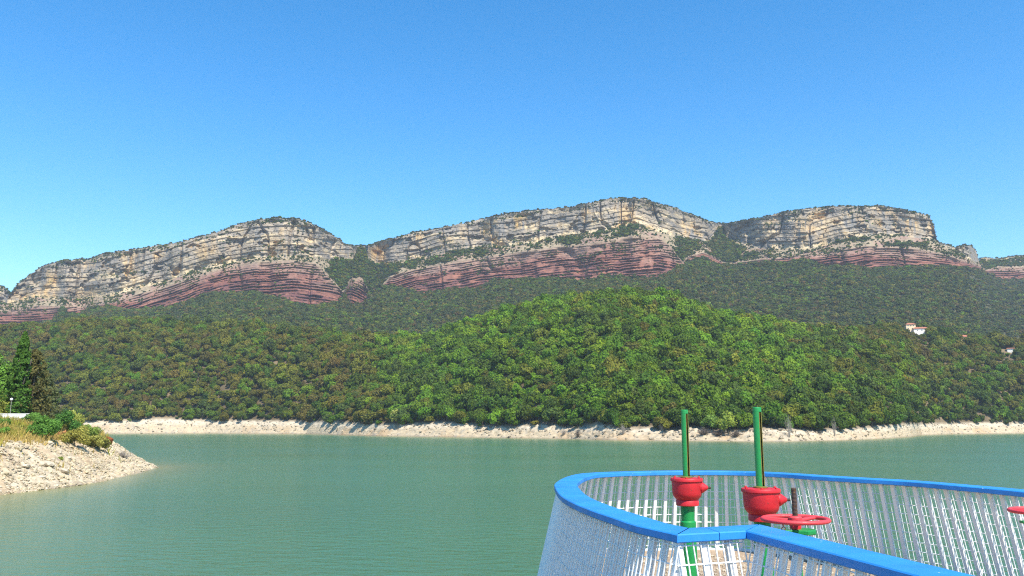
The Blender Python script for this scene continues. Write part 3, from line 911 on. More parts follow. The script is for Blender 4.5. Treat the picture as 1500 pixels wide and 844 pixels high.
BOULDER = [mesh_np('boulder', *rock_mesh(400 + i, 2), [M['stone']]) for i in range(4)]
for i, (sx, sy, s) in enumerate([(36, 684, .9), (70, 682, 1.3), (93, 692, 1.2), (60, 700, .7), (135, 690, .75), (20, 712, .7), (118, 705, .6), (150, 700, .6),
                                 (176, 651, 1.0), (71, 651, 1.1), (208, 683, .9), (215, 680, .9), (165, 680, .6), (100, 672, .6), (48, 667, .6)]):
    # march along the sight line to the bank
    a, e = bear(sx, sy)
    Y = np.linspace(105, 215, 900); zz = bank_z(a * Y, Y); zl = EYE + e * Y
    j = int(np.argmax(zz > zl)); 
    o = link('boulder', BOULDER[i % 4], None, (float(a * Y[j]), float(Y[j]), float(zz[j]) + 0.1 * s))
    o.scale = (s * 0.75, s * 0.75, s * 0.6); o.rotation_euler = (0.2 * (i % 3), 0.15 * (i % 2), i * 1.3)
    tag(o, 'larger pale boulder lying on the stony slope of the near bank', 'boulder', 'boulders on the near bank')

def build_grass():
    rg = np.random.default_rng(71)
    n = 60000
    X = rg.uniform(-135, -72, n); Y = rg.uniform(108, 215, n)
    d = bank_dist(X, Y)
    edge = 10.4 + (fbm(X / 4, Y / 4, 163, 3) - 0.5) * 4
    k = (d > edge) & (d < 46)
    few = (d > 3) & (d <= edge) & (rg.random(n) < 0.05 * (fbm(X / 3, Y / 3, 165, 2) > 0.55))
    k |= few
    X, Y = X[k], Y[k]
    Z = bank_z(X, Y); n = len(X)
    h = rg.uniform(0.5, 1.5, n) * (0.6 + 0.9 * fbm(X / 7, Y / 7, 167, 2)); wd = rg.uniform(0.05, 0.13, n)
    a = rg.uniform(0, 6.28, n); lean = rg.normal(0, 0.3, (n, 2)) * h[:, None]
    dx, dy = np.cos(a) * wd, np.sin(a) * wd
    P = np.stack([X, Y, Z - 0.05], 1)
    v = np.stack([P + np.stack([-dx, -dy, 0 * a], 1), P + np.stack([dx, dy, 0 * a], 1),
                  P + np.stack([dx * .3 + lean[:, 0], dy * .3 + lean[:, 1], h], 1), P + np.stack([-dx * .3 + lean[:, 0], -dy * .3 + lean[:, 1], h], 1)], 1).reshape(-1, 3)
    g = fbm(X / 6, Y / 6, 169, 3)[:, None]
    c = np.array([0.50, 0.37, 0.12]) + (np.array([0.32, 0.32, 0.05]) - np.array([0.50, 0.37, 0.12])) * np.clip((g - 0.47) * 5, 0, 1)
    c = c * rg.uniform(0.7, 1.2, (n, 1))
    m, nt, out = new_mat('grass_blades')
    at = N(nt, 'ShaderNodeAttribute', _attribute_name='col')
    b = N(nt, 'ShaderNodeBsdfDiffuse'); t = N(nt, 'ShaderNodeBsdfTranslucent'); mx = N(nt, 'ShaderNodeMixShader', Fac=0.35)
    nt.links.new(at.outputs['Color'], b.inputs[0]); nt.links.new(at.outputs['Color'], t.inputs[0])
    nt.links.new(b.outputs[0], mx.inputs[1]); nt.links.new(t.outputs[0], mx.inputs[2]); nt.links.new(mx.outputs[0], out.inputs[0])
    me = mesh_np('dry_grass', v, np.arange(4 * n).reshape(-1, 4), [m])
    set_col(me, 'col', np.repeat(c, 4, 0))
    tag(link('dry_grass', me), kind='stuff')
build_grass()

def leafmat(name, col, var=0.3): return foliage_mat(name, col, False, var, 0.38)

def spot(sx, sy):
    """where a sight line meets the near bank"""
    a, e = bear(sx, sy)
    Y = np.linspace(105, 230, 1200); zz = bank_z(a * Y, Y); zl = EYE + e * Y
    j = int(np.argmax(zz > zl))
    if not (zz > zl).any(): j = 700
    return float(a * Y[j]), float(Y[j]), float(zz[j])

def bush(name, loc, r, h, col, label, cat='bush', leaf=0.22, n=2600, lobes=12, seed=0, var=0.35, stems=True):
    rg = np.random.default_rng(500 + seed)
    t = empty(name, (loc[0], loc[1], loc[2] - 0.1), label, cat)
    P, o = lobed_points(rg, n, lobes, (0.26, 0.46), (r, r, h * 0.62), h * 0.42)
    v, f = leaf_quads(P, o, leaf, rg)
    v[:, 2] = np.maximum(v[:, 2], 0.02)
    link('foliage', mesh_np('foliage', v, f, [leafmat(name + '_leaf', tuple(1.8 * q for q in col), var)]), t)
    if stems: link('stem', trunk_mesh('stem', h * 0.55, 0.07, 6, rg, M['bark'], 0.45), t)
    return t

def at_depth(sx, Y):
    a, _ = bear(sx, 620); x = float(a) * Y
    return x, Y, bank_z1(x, Y)

bush('bush', spot(66, 645), 2.9, 4.6, (0.062, 0.145, 0.024), 'large dark green rounded bush at the top of the stony bank', seed=1, n=4200, lobes=16)
bush('bush', at_depth(96, 163), 2.8, 5.2, (0.050, 0.115, 0.022), 'dark green bush standing close behind the large rounded bush', seed=2, n=3200)
bush('bush', at_depth(52, 166), 2.4, 3.4, (0.075, 0.150, 0.026), 'mid green bush in front of the dark conifer trunks', seed=3, n=2600)
bush('bush', at_depth(112, 158), 2.7, 4.2, (0.21, 0.21, 0.045), 'yellow green brushy shrub between the green bushes and rust coloured shrub', seed=4, n=2600)
bush('bush', spot(120, 640), 1.9, 2.3, (0.105, 0.155, 0.030), 'low olive green shrub at the crest of the stony slope', seed=5, n=1800)
bush('bush', at_depth(138, 166), 2.3, 3.0, (0.21, 0.19, 0.050), 'straw coloured dry shrub next to the rust coloured shrub', seed=6, n=2000)
bush('bush', spot(157, 634), 1.5, 2.2, (0.23, 0.075, 0.026), 'rust brown shrub at the end of the near bank', seed=7, n=1500)
bush('bush', spot(92, 644), 1.1, 2.3, (0.27, 0.125, 0.055), 'small reddish brown dry bush beside the large rounded bush', seed=8, n=900)
bush('bush', spot(5, 638), 1.1, 1.6, (0.105, 0.175, 0.028), 'small bright green bush in dry grass below the white wall', seed=9, n=900)
bush('bush', spot(4, 628), 1.3, 2.2, (0.085, 0.145, 0.026), 'small mid green bush in dry grass next to the white wall', seed=10, n=1000)
bush('bush', at_depth(108, 172), 3.2, 5.6, (0.20, 0.21, 0.045), 'tall yellow green brush just behind the dark green bushes', seed=15, n=2800)
bush('bush', at_depth(128, 172), 3.0, 4.4, (0.13, 0.17, 0.034), 'broad olive yellow brush behind the straw coloured shrub', seed=16, n=2600)
bush('bush', at_depth(148, 170), 2.6, 3.3, (0.15, 0.14, 0.035), 'olive brown brush right behind the rust brown shrub', seed=17, n=2000)
bush('bush', at_depth(33, 150), 1.5, 1.5, (0.20, 0.20, 0.045), 'low yellow green tuft in dry grass in front of the white wall', seed=18, n=1100)
bush('bush', at_depth(82, 172), 2.2, 2.6, (0.17, 0.18, 0.04), 'pale olive shrub in the gap between the conifers and green bushes', seed=11, n=1600)
bush('bush', spot(88, 674), 0.75, 0.7, (0.13, 0.155, 0.03), 'tiny green shrub growing alone among the stones of the slope', seed=12, n=320, stems=False)

def twig_bush(name, loc, r, h, label, cat, n=70, mat=None, seed=0, rad=0.05, group=None):
    """bare branching shrub: forked stems and fine twigs"""
    rg = np.random.default_rng(700 + seed)
    t = empty(name, (loc[0], loc[1], loc[2] - 0.15), label, cat, group)
    big, fine = [], []
    for i in range(n):
        a = rg.uniform(0, 6.28); sp = r * rg.uniform(0.1, 1)
        e = np.array([math.cos(a) * sp, math.sin(a) * sp, h * rng_h(rg, sp / r)])
        m = e * rg.uniform(0.4, 0.6) + rg.normal(0, 0.08 * r, 3)
        (big if i < n // 6 else fine).append(limb((0, 0, 0), m, rad * (1 if i < n // 6 else .6), rad * 0.6, 4))
        fine.append(limb(m, e, rad * 0.55, rad * 0.2, 4))
        for _ in range(3):
            q = m + (e - m) * rg.uniform(0.2, 0.9)
            fine.append(limb(q, q + rg.normal(0, 0.22 * r, 3) + np.array([0, 0, 0.12 * h]), rad * 0.4, rad * 0.15, 3 if False else 4))
    mt = mat or M['deadwood']
    v, f = join(big or fine[:4]); link('stem', mesh_np('stem', v, f, [mt]), t)
    v, f = join(fine); link('twigs', mesh_np('twigs', v, f, [mt]), t)
    return t
def rng_h(rg, q): return rg.uniform(0.55, 1.0) * (1.05 - 0.5 * q)

twig_bush('dry_shrub', spot(140, 652), 2.6, 1.5, 'grey leafless shrub sprawling over stones under the rust brown shrub', 'shrub', 130, seed=1, rad=0.035)
twig_bush('dry_shrub', spot(182, 655), 2.2, 1.7, 'grey leafless shrub at the outer tip of the near bank', 'shrub', 110, seed=2, rad=0.035)

def cypress(loc, h, r, col, label, seed, droop=0.0, n=9000, ragged=0.12, name='cypress_tree', taper=0.9, leaf=0.26):
    rg = np.random.default_rng(800 + seed)
    t = empty(name, (loc[0], loc[1], loc[2] - 0.2), label, 'tree')
    u = rg.random(n) ** 0.85
    z = 0.9 + u * (h - 0.9)
    prof = np.minimum(1, (u + 0.06) * 6) * np.clip(1 - u, 0, 1) ** taper * 1.25 + 0.06
    prof = np.minimum(prof, 1.0)
    a = rg.uniform(0, 6.28, n)
    lump = 0.72 + 0.55 * fbm(a * 1.6, z * 0.9 / 1.0, seed, 3)
    lump = lump * (1 + ragged * (hash2(np.floor(a * 2.2), np.floor(z * 1.1), seed) - 0.5) * 4)
    rr = r * prof * lump * rg.uniform(0.72, 1.0, n)
    P = np.stack([np.cos(a) * rr, np.sin(a) * rr, z - droop * rr], 1)
    o = np.stack([np.cos(a), np.sin(a), 0.25 + 0 * a], 1)
    v, f = leaf_quads(P, o, leaf, rg, 0.6, 1.4)
    link('crown', mesh_np('crown', v, f, [leafmat(name + '_needles', col, 0.4)]), t)
    link('trunk', trunk_mesh('trunk', h * 0.7, 0.32, 3, rg, M['bark'], 0.1), t)
    return t

cypress(at_depth(24, 178), 19.6, 1.7, (0.075, 0.170, 0.026), 'tall slender bright green cypress behind the low white wall', 1, 0.0, 7500, 0.34, 'cypress_tree', 0.62, 0.3)
cypress(at_depth(43, 181), 16.2, 2.5, (0.135, 0.120, 0.040), 'broad dark brownish conifer right beside the slender cypress', 2, 0.35, 4600, 0.55, 'conifer_tree', 0.42, 0.34)
cypress(at_depth(60, 205), 14.5, 2.6, (0.13, 0.155, 0.06), 'greyish olive conifer with a thin crown behind the dark brownish conifer', 3, 0.3, 5200, 0.55, 'conifer_tree', 0.6, 0.36)
bush('broadleaf_tree', at_depth(-6, 178), 3.3, 13.5, (0.075, 0.165, 0.026), 'bright green leafy tree left of the slender cypress', 'tree', 0.34, 4200, 16, 13)
bush('broadleaf_tree', at_depth(8, 196), 2.4, 7.0, (0.15, 0.18, 0.035), 'yellowish green small tree behind the lamp post', 'tree', 0.32, 2200, 12, 14)

# low white wall and lamp post
def box(bm, lo, hi):
    x0, y0, z0 = lo; x1, y1, z1 = hi
    vs = [bm.verts.new(p) for p in ((x0,y0,z0),(x1,y0,z0),(x1,y1,z0),(x0,y1,z0),(x0,y0,z1),(x1,y0,z1),(x1,y1,z1),(x0,y1,z1))]
    for f in ((0,3,2,1),(4,5,6,7),(0,1,5,4),(1,2,6,5),(2,3,7,6),(3,0,4,7)): bm.faces.new([vs[i] for i in f])

def bm_obj(name, bm, mat, parent=None, loc=None, bevel=0, smooth=False):
    if bevel: bmesh.ops.bevel(bm, geom=bm.edges[:], offset=bevel, segments=2, affect='EDGES', profile=0.5)
    me = bpy.data.meshes.new(name); bm.to_mesh(me); bm.free(); me.materials.append(mat)
    if smooth:
        for p in me.polygons: p.use_smooth = True
    return link(name, me, parent, loc)

def lathe(prof, n=28, axis='Z'):
    """closed surface of revolution from (radius, height) pairs"""
    bm = bmesh.new(); rings = []
    for (r, z) in prof:
        rings.append([bm.verts.new((math.cos(2 * math.pi * i / n) * r, math.sin(2 * math.pi * i / n) * r, z)) for i in range(n)])
    for a, b in zip(rings, rings[1:]):
        for i in range(n): bm.faces.new((a[i], a[(i + 1) % n], b[(i + 1) % n], b[i]))
    bm.faces.new(rings[0][::-1]); bm.faces.new(rings[-1])
    if axis == 'X': bmesh.ops.rotate(bm, verts=bm.verts, matrix=Matrix.Rotation(math.pi / 2, 3, 'Y'))
    return bm

wx0, wy, wz = at_depth(-30, 171); wx1 = at_depth(42, 171)[0]; wzg = min(bank_z1(wx0, wy), bank_z1(wx1, wy))
wall = empty('garden_wall', ((wx0 + wx1) / 2, wy, wzg), 'low white rendered wall at the foot of the cypress', 'wall')
L2 = (wx1 - wx0) / 2
bm = bmesh.new(); WT = 11.86
box(bm, (-L2, -0.15, -0.6), (L2, 0.15, WT - wzg)); bm_obj('wall_body', bm, M['whitewall'], wall, bevel=0.02)
bm = bmesh.new(); box(bm, (-L2 - .05, -0.21, WT - wzg + .002), (L2 + .05, 0.21, WT - wzg + 0.11)); bm_obj('coping', bm, M['whitewall'], wall, bevel=0.02)
lx, ly, lz = at_depth(13.5, 173)
lamp = empty('lamp_post', (lx, ly, lz), 'slim lamp post with a white globe beside the cypress', 'lamp')
bm_obj('post', lathe([(0.09, -0.3), (0.09, 0.3), (0.045, 0.35), (0.04, 4.05 + 10.6 - lz)], 12), M['concrete'], lamp)
gz = 4.05 + 10.6 - lz
bm_obj('globe', lathe([(0.05, gz), (0.2, gz + 0.08), (0.29, gz + 0.25), (0.27, gz + 0.4), (0.15, gz + 0.53), (0.02, gz + 0.57)], 16), M['lampwhite'], lamp, smooth=True)

# ------------------------------------------------------------------ bare shrubs and pale trees on the far shore
def shore_spot(sx, t):
    a = float(bear(sx, 630)[0]); Y0, Yb, zb, Yc, zc = hill_params(np.array([a]))
    Y = float(Y0[0] + t * (Yb[0] - Y0[0])); return a * Y, Y, float(hill_z(np.array([a]), np.array([Y]))[0])
for i, (sx, t, r, h, lab) in enumerate([
        (1156, 0.25, 2.6, 16.0, 'tall bare grey tree rising from the pale shore, without its bark'),
        (1222, 0.35, 2.0, 13.5, 'bare grey tree leaning from the shore next to patches of weeds'),
        (846, 0.12, 3.2, 6.0, 'dark forked leafless bush at the waterline of the far shore'),
        (826, 0.3, 2.2, 4.2, 'small leafless bush near the forked dark bush on the far shore'),
        (912, 0.4, 3.0, 7.0, 'grey leafless bush below the wood on the far shore'),
        (970, 0.85, 3.0, 8.5, 'grey brown leafless shrub at the foot of the wood')]):
    twig_bush('bare_tree' if h > 10 else 'bare_bush', shore_spot(sx, t), r, h, lab, 'tree' if h > 10 else 'bush', 26 if h > 10 else 50, M['deadwood'] if i != 2 else M['bark'], 10 + i, 0.075 if h > 10 else 0.09)
x, y, z = shore_spot(580, 0.9)
bush('poplar_tree', (x, y - 2, z), 4.6, 15.5, (0.20, 0.21, 0.05), 'yellow green upright tree standing out at the edge of the pale shore', 'tree', 0.75, 1500, 12, 21)
x, y, z = shore_spot(1068, 0.75)
bush('willow_tree', (x, y, z), 7.0, 12.5, (0.15, 0.20, 0.03), 'light yellow green spreading tree above the dark hollow in the shore', 'tree', 0.8, 1900, 12, 22)
x, y, z = shore_spot(1040, 0.8)
bush('willow_tree', (x, y, z), 5.5, 11.5, (0.11, 0.17, 0.03), 'mid green tree just left of the light spreading tree', 'tree', 0.8, 1500, 12, 23)
for i, (sx, t) in enumerate([(1030, .45), (1078, .42), (1052, .55)]):
    x, y, z = shore_spot(sx, t)
    twig_bush('bare_bush', (x, y, z), 4.2, 3.4, ['dark leafless thicket in the hollow under the mid green tree', 'dark leafless thicket in the hollow under the light spreading tree',
              'dark leafless thicket between two others below the light spreading tree'][i], 'bush', 90, M['bark'], 30 + i, 0.13)

# ------------------------------------------------------------------ houses on the hill
def roof_mesh(w, d, h, z, over=0.6, hip=0.0):
    bm = bmesh.new(); W, D = w / 2 + over, d / 2 + over
    t = 0.25
    lo = [bm.verts.new(p) for p in ((-W, -D, z - t), (W, -D, z - t), (W, D, z - t), (-W, D, z - t))]
    up = [bm.verts.new(p) for p in ((-W, -D, z), (W, -D, z), (W, D, z), (-W, D, z))]
    r = [bm.verts.new((-W + hip, 0, z + h)), bm.verts.new((W - hip, 0, z + h))]
    bm.faces.new(lo[::-1])
    for i in range(4): bm.faces.new((lo[i], lo[(i + 1) % 4], up[(i + 1) % 4], up[i]))
    bm.faces.new((up[0], up[1], r[1], r[0])); bm.faces.new((up[2], up[3], r[0], r[1])); bm.faces.new((up[1], up[2], r[1])); bm.faces.new((up[3], up[0], r[0]))
    return bm

def tile_rows(parent, w, d, h, z, over, hip):
    """raised courses along both slopes of a roof"""
    bm = bmesh.new(); W, D = w / 2 + over, d / 2 + over
    for s in (-1, 1):
        k = int(w / 0.8)
        for i in range(k):
            x = -W + hip * 0 + (i + 0.5) * (2 * W / k)
            f = 1.0 if hip == 0 else min(1.0, (W - abs(x)) / max(hip, 0.01))
            v = [bm.verts.new(p) for p in ((x - .14, s * D, z + .03), (x + .14, s * D, z + .03), (x + .14, s * D * (1 - f), z + h * f + .03), (x - .14, s * D * (1 - f), z + h * f + .03),
                                          (x, s * D, z + .16), (x, s * D * (1 - f), z + h * f + .16))]
            bm.faces.new((v[0], v[4], v[5], v[3])); bm.faces.new((v[4], v[1], v[2], v[5])); bm.faces.new((v[0], v[1], v[4]))
    return bm_obj('tile_courses', bm, M['tile'], parent)

def house_block(parent, cx, cy, w, d, z0, z1, rh, mat, hip, wins):
    bm = bmesh.new(); box(bm, (cx - w / 2, cy - d / 2, z0), (cx + w / 2, cy + d / 2, z1)); bm_obj('wall', bm, mat, parent)
    rf = bm_obj('roof', roof_mesh(w, d, rh, z1 + .26, 0.7, hip), M['tile'], parent, (cx, cy, 0))
    tile_rows(rf, w, d, rh, z1 + .26, 0.7, hip)
    for (u, zc, ww, hh) in wins:
        bm = bmesh.new(); box(bm, (cx + u - ww / 2 - .1, cy - d / 2 - .09, zc - hh / 2 - .1), (cx + u + ww / 2 + .1, cy - d / 2 + .02, zc + hh / 2 + .1)); wf = bm_obj('window', bm, M['whitewall'], parent)
        bm = bmesh.new(); box(bm, (cx + u - ww / 2, cy - d / 2 - .11, zc - hh / 2), (cx + u + ww / 2, cy - d / 2 - .06, zc + hh / 2)); bm_obj('pane', bm, M['glass'], wf)

VX, VY, VZ = VILLA
villa = empty('villa', (VX, VY, VZ + 0.9), 'cream two storey villa with a red tiled roof and lower white wing', 'house')
villa.rotation_euler.z = R(-14)
house_block(villa, -6.5, 2, 10.5, 9, -7, 9.6, 1.9, M['cream'], 3.6, [(-3, 8.2, 1.1, 1.3), (0, 8.2, 1.1, 1.3), (3, 8.2, 1.1, 1.3), (-3, 4.6, 1.1, 1.5), (1.5, 4.6, 1.1, 1.5)])
house_block(villa, 3.4, -4, 16.5, 9, -7, 3.7, 2.0, M['whitewall'], 3.4, [(-4.5, 1.8, 1.0, 1.2), (0.5, 1.8, 1.0, 1.2), (6.0, 1.8, 1.4, 1.8)])
RX, RY, RZ = ROOFS
rh = empty('farmhouse', (RX, RY, RZ + 1.0), 'low house whose orange red roof just shows among dark trees', 'house')
rh.rotation_euler.z = R(10)
house_block(rh, 0, 0, 10, 7, -5, 3.2, 2.2, M['cream'], 0.01, [(-2.5, 1.6, 1, 1.2), (2.5, 1.6, 1, 1.2)])
HX, HY, HZ = HUT
hut = empty('hut', (HX, HY, HZ + 0.6), 'small white hut beside a bare tan track cut into the hill', 'hut')
hut.rotation_euler.z = R(-25)
house_block(hut, 0, 0, 7.0, 5, -4, 2.9, 0.7, M['whitewall'], 0.01, [(1.2, 2.2, 0.8, 0.9)])

# ------------------------------------------------------------------ valve platform: floor, dam crest, railing
RAIL_Z, FLOOR_Z = 9.40, 8.40
left_px = [(991.7, 783), (935, 771), (896.5, 757.7), (867, 748), (838, 736), (820.8, 725.6), (812.5, 713), (813, 708), (824.7, 700.4), (844, 694.6), (863.5, 692.6), (896.5, 691.0),
           (954.8, 689.6), (1001, 689.2), (1050, 689.3), (1092.5, 690), (1155, 692.6), (1205, 696), (1260, 699.3), (1310, 702), (1359, 705), (1430, 711), (1500, 717)]
ring = [on_plane(x, y, RAIL_Z) for x, y in left_px]
ring += [(ring[-1][0] + 0.18, ring[-1][1] - 1.2), (ring[-1][0] + 0.26, ring[-1][1] - 3.0), (ring[-1][0] + 0.28, 1.0)]
corner2 = on_plane(1093, 777.5, RAIL_Z)
fr = on_plane(1305.6, 833, RAIL_Z)
dirv = Vector((fr[0] - corner2[0], fr[1] - corner2[1])).normalized()
near_end = (corner2[0] + dirv.x * 3.9, corner2[1] + dirv.y * 3.9)

def resample(pts, step, smooth=True):
    p = [Vector(q) for q in pts]
    out = []
    for i in range(len(p) - 1):
        p0 = p[max(i - 1, 0)]; p1 = p[i]; p2 = p[i + 1]; p3 = p[min(i + 2, len(p) - 1)]
        for k in range(12):
            t = k / 12
            if smooth:
                out.append(0.5 * ((2 * p1) + (p2 - p0) * t + (2 * p0 - 5 * p1 + 4 * p2 - p3) * t * t + (3 * p1 - p0 - 3 * p2 + p3) * t ** 3))
            else: out.append(p1.lerp(p2, t))
    out.append(p[-1])
    d = [0]
    for a, b in zip(out, out[1:]): d.append(d[-1] + (b - a).length)
    n = max(2, round(d[-1] / step)); res = []
    xs = np.interp(np.linspace(0, d[-1], n + 1), d, [v.x for v in out]); ys = np.interp(np.linspace(0, d[-1], n + 1), d, [v.y for v in out])
    return [Vector((float(x), float(y))) for x, y in zip(xs, ys)]

def smooth_line(p, k=2):
    for _ in range(k):
        q = [p[0]] + [(p[i - 1] + 2 * p[i] + p[i + 1]) / 4 for i in range(1, len(p) - 1)] + [p[-1]]
        p = q
    return p

railing = empty('safety_railing', (1.2, 6.5, FLOOR_Z), 'white slatted mesh railing with a wide blue cap around the valve platform', 'railing')
RL = Vector((1.2, 6.5, FLOOR_Z))
def norms(p):
    ns = []
    for i in range(len(p)):
        t = (p[min(i + 1, len(p) - 1)] - p[max(i - 1, 0)]).normalized()
        ns.append((t, Vector((-t.y, t.x))))               # normal on the left of travel
    return ns

CAP_W, CAP_T, FLARE = 0.225, 0.048, 0.24
def cap_piece(p, inward, m0=0.0, m1=0.0):
    """flat blue cap strip along p (outer edge); inward = +1/-1 side; m0, m1 skew the ends"""
    ns = norms(p); bm = bmesh.new(); rows = []
    ch = 0.006
    for i, (v, (t, n)) in enumerate(zip(p, ns)):
        sk = m0 * (i == 0) + m1 * (i == len(p) - 1)
        inn = v + n * (inward * CAP_W) + t * sk
        o1, i1 = v + n * inward * ch, inn - n * inward * ch
        prof = [(v, -CAP_T + ch), (v, -ch), (o1, 0), (i1, 0), (inn, -ch), (inn, -CAP_T + ch), (i1, -CAP_T), (o1, -CAP_T)]
        rows.append([bm.verts.new((a.x - RL.x, a.y - RL.y, RAIL_Z + z - RL.z)) for a, z in prof])
    for a, b in zip(rows, rows[1:]):
        for k in range(8): bm.faces.new((a[k], a[(k + 1) % 8], b[(k + 1) % 8], b[k]))
    bm.faces.new(rows[0]); bm.faces.new(rows[-1][::-1])
    bmesh.ops.recalc_face_normals(bm, faces=bm.faces)
    return bm_obj('handrail_cap', bm, M['blue'], railing)

slat_me = None
def make_slat_mesh():
    bm = bmesh.new()
    Ls = (RAIL_Z - CAP_T - FLOOR_Z) / math.cos(math.atan(FLARE)) - 0.012
    box(bm, (-0.021, -0.016, -Ls), (0.021, 0.016, 0.0))
    bmesh.ops.bevel(bm, geom=bm.edges[:], offset=0.003, segments=1, affect='EDGES')
    me = bpy.data.meshes.new('slat'); bm.to_mesh(me); bm.free(); me.materials.append(M['white'])
    return me
slat_me = make_slat_mesh()
gus = bmesh.new()
v = [gus.verts.new(p) for p in ((-.004, 0, 0), (-.004, .11, 0), (-.004, -.02, .16), (.004, 0, 0), (.004, .11, 0), (.004, -.02, .16))]
for f in ((0, 1, 2), (5, 4, 3), (0, 3, 4, 1), (1, 4, 5, 2), (2, 5, 3, 0)): gus.faces.new([v[i] for i in f])
gus_me = bpy.data.meshes.new('gusset'); gus.to_mesh(gus_me); gus.free(); gus_me.materials.append(M['white'])

def fence_run(p, inward, step=0.130, start=0.07, gusset_every=0, wires=True):
    """slats, wire mesh and foot rail along p (outer edge of the cap)"""
    d = [0]
    for a, b in zip(p, p[1:]): d.append(d[-1] + (b - a).length)
    ns = norms(p)
    px_, py_ = [v.x for v in p], [v.y for v in p]
    def at(s):
        x = float(np.interp(s, d, px_)); y = float(np.interp(s, d, py_))
        nx = float(np.interp(s, d, [q[1].x for q in ns])); ny = float(np.interp(s, d, [q[1].y for q in ns]))
        n = Vector((nx, ny)).normalized() * -inward                # outward
        return Vector((x, y)), n
    c = math.cos(math.atan(FLARE)); sn = math.sin(math.atan(FLARE))
    s = start; i = 0
    while s < d[-1] - 0.02:
        q, n = at(s)
        top = Vector((q.x - n.x * 0.055, q.y - n.y * 0.055, RAIL_Z - CAP_T - 0.001))
        dn = Vector((n.x * sn, n.y * sn, -c))                    # down and outwards
        t = Vector((-n.y, n.x, 0))
        zx = -dn; yx = zx.cross(t)
        mt = Matrix(((t.x, yx.x, zx.x, top.x - RL.x), (t.y, yx.y, zx.y, top.y - RL.y), (t.z, yx.z, zx.z, top.z - RL.z), (0, 0, 0, 1)))
        o = link('slat', slat_me, railing); o.matrix_local = mt @ Matrix.Rotation(random.gauss(0, 0.008), 4, 'Y')
        if gusset_every and i % gusset_every == 2:
            b = q + n * (FLARE * 0.95 - 0.055)
            g = link('gusset', gus_me, railing)
            g.matrix_local = Matrix(((t.x, -n.x, 0, b.x - RL.x), (t.y, -n.y, 0, b.y - RL.y), (0, 0, 1, 0.012), (0, 0, 0, 1)))
        s += step; i += 1
    parts = []
    rw = 0.0042
    def pt(s, h, off=0.0215):
        q, n = at(s); h2 = RAIL_Z - CAP_T - FLOOR_Z - h
        q = q + n * (-0.055 + FLARE * h2 + off); return np.array([q.x - RL.x, q.y - RL.y, h])
    m = max(2, int(d[-1] / 0.10))
    for hz in np.arange(0.05, 0.95, 0.098):
        for k in range(m): parts.append(limb(pt(d[-1] * k / m, hz), pt(d[-1] * (k + 1) / m, hz), rw * 1.15, rw * 1.15, 4))
    for s in np.arange(0.02, d[-1], 0.0475): parts.append(limb(pt(s, 0.0, 0.0285), pt(s, RAIL_Z - CAP_T - FLOOR_Z - 0.002, 0.0285), rw, rw, 4))
    v, f = join(parts)
    tag(link('wire_mesh', mesh_np('wire_mesh', v, f, [M['white']]), railing), kind='stuff')
    # foot rail
    bm = bmesh.new(); rows = []
    m = max(1, int(d[-1] / 0.15))
    for k in range(m + 1):
        q, n = at(d[-1] * k / m)
        a = q + n * (FLARE * 0.952 - 0.055 + 0.035); b = q + n * (FLARE * 0.952 - 0.055 - 0.05)
        rows.append([bm.verts.new((w.x - RL.x, w.y - RL.y, z)) for w, z in ((a, -0.03), (a, 0.014), (b, 0.014), (b, -0.03))])
    for a, b in zip(rows, rows[1:]):
        for k in range(4): bm.faces.new((a[k], a[(k + 1) % 4], b[(k + 1) % 4], b[k]))
    bm.faces.new(rows[0]); bm.faces.new(rows[-1][::-1]); bmesh.ops.recalc_face_normals(bm, faces=bm.faces)
    bm_obj('foot_rail', bm, M['white'], railing)

line = smooth_line(resample(ring, 0.07), 6)
# travel runs from the front corner away along the left side and round: inside is on the right hand
def cut(p, s0, s1):
    d = [0]
    for a, b in zip(p, p[1:]): d.append(d[-1] + (b - a).length)
    xs = np.linspace(s0, min(s1, d[-1]), max(2, int((min(s1, d[-1]) - s0) / 0.07)))
    return [Vector((float(np.interp(s, d, [v.x for v in p])), float(np.interp(s, d, [v.y for v in p])))) for s in xs]
tot = sum((b - a).length for a, b in zip(line, line[1:]))
def mitre(c, t1, s1, t2, s2):
    """how far the inner edge of two strips meeting at c runs past or short of c along each strip"""
    t1 = t1.normalized(); t2 = t2.normalized()
    n1 = Vector((-t1.y, t1.x)) * s1 * CAP_W; n2 = Vector((-t2.y, t2.x)) * s2 * CAP_W
    d = n2 - n1; det = t1.x * -t2.y + t2.x * t1.y                # n1 + a t1 = n2 + b t2
    a = (d.x * -t2.y + t2.x * d.y) / det; b = (t1.x * d.y - t1.y * d.x) / det
    return a, b
seams = [0.0, 2.35, 5.1, 7.6, 10.1, 12.6, tot]
for a, b in zip(seams, seams[1:]):
    pc = cut(line, a + (0.003 if a else 0), b)
    if a == 0: pc = [pc[0]] + pc[6:]
    if a < tot: cap_piece(pc, -1, mitre(line[0], (line[1] - line[0]).normalized(), -1, Vector(corner2) - line[0], 1)[0] if a == 0 else 0)
fence_run(line, -1, start=0.05, gusset_every=5)
C1 = line[0]; C2 = Vector(corner2); NE = Vector(near_end)
tm = (C2 - C1).normalized(); tl = (line[1] - line[0]).normalized()
m_mid0 = mitre(C1, tl, -1, tm, 1)[1]; m_mid1, m_right0 = mitre(C2, tm, 1, dirv, 1)
mid = C1.lerp(C2, 0.60)
def straight(a, b, n=6): return [a.lerp(b, i / n) for i in range(n + 1)]
cap_piece(straight(C1 + tm * 0.002, mid, 1), 1, m_mid0, 0.05)
cap_piece(straight(mid + tm * 0.005, C2 - tm * 0.002, 1), 1, 0.05, m_mid1)
fence_run(straight(C1, C2), 1, step=0.165, start=0.035)
half = C2.lerp(NE, 0.47)
cap_piece(straight(C2 + dirv * 0.002, half, 1), 1, m_right0, 0)
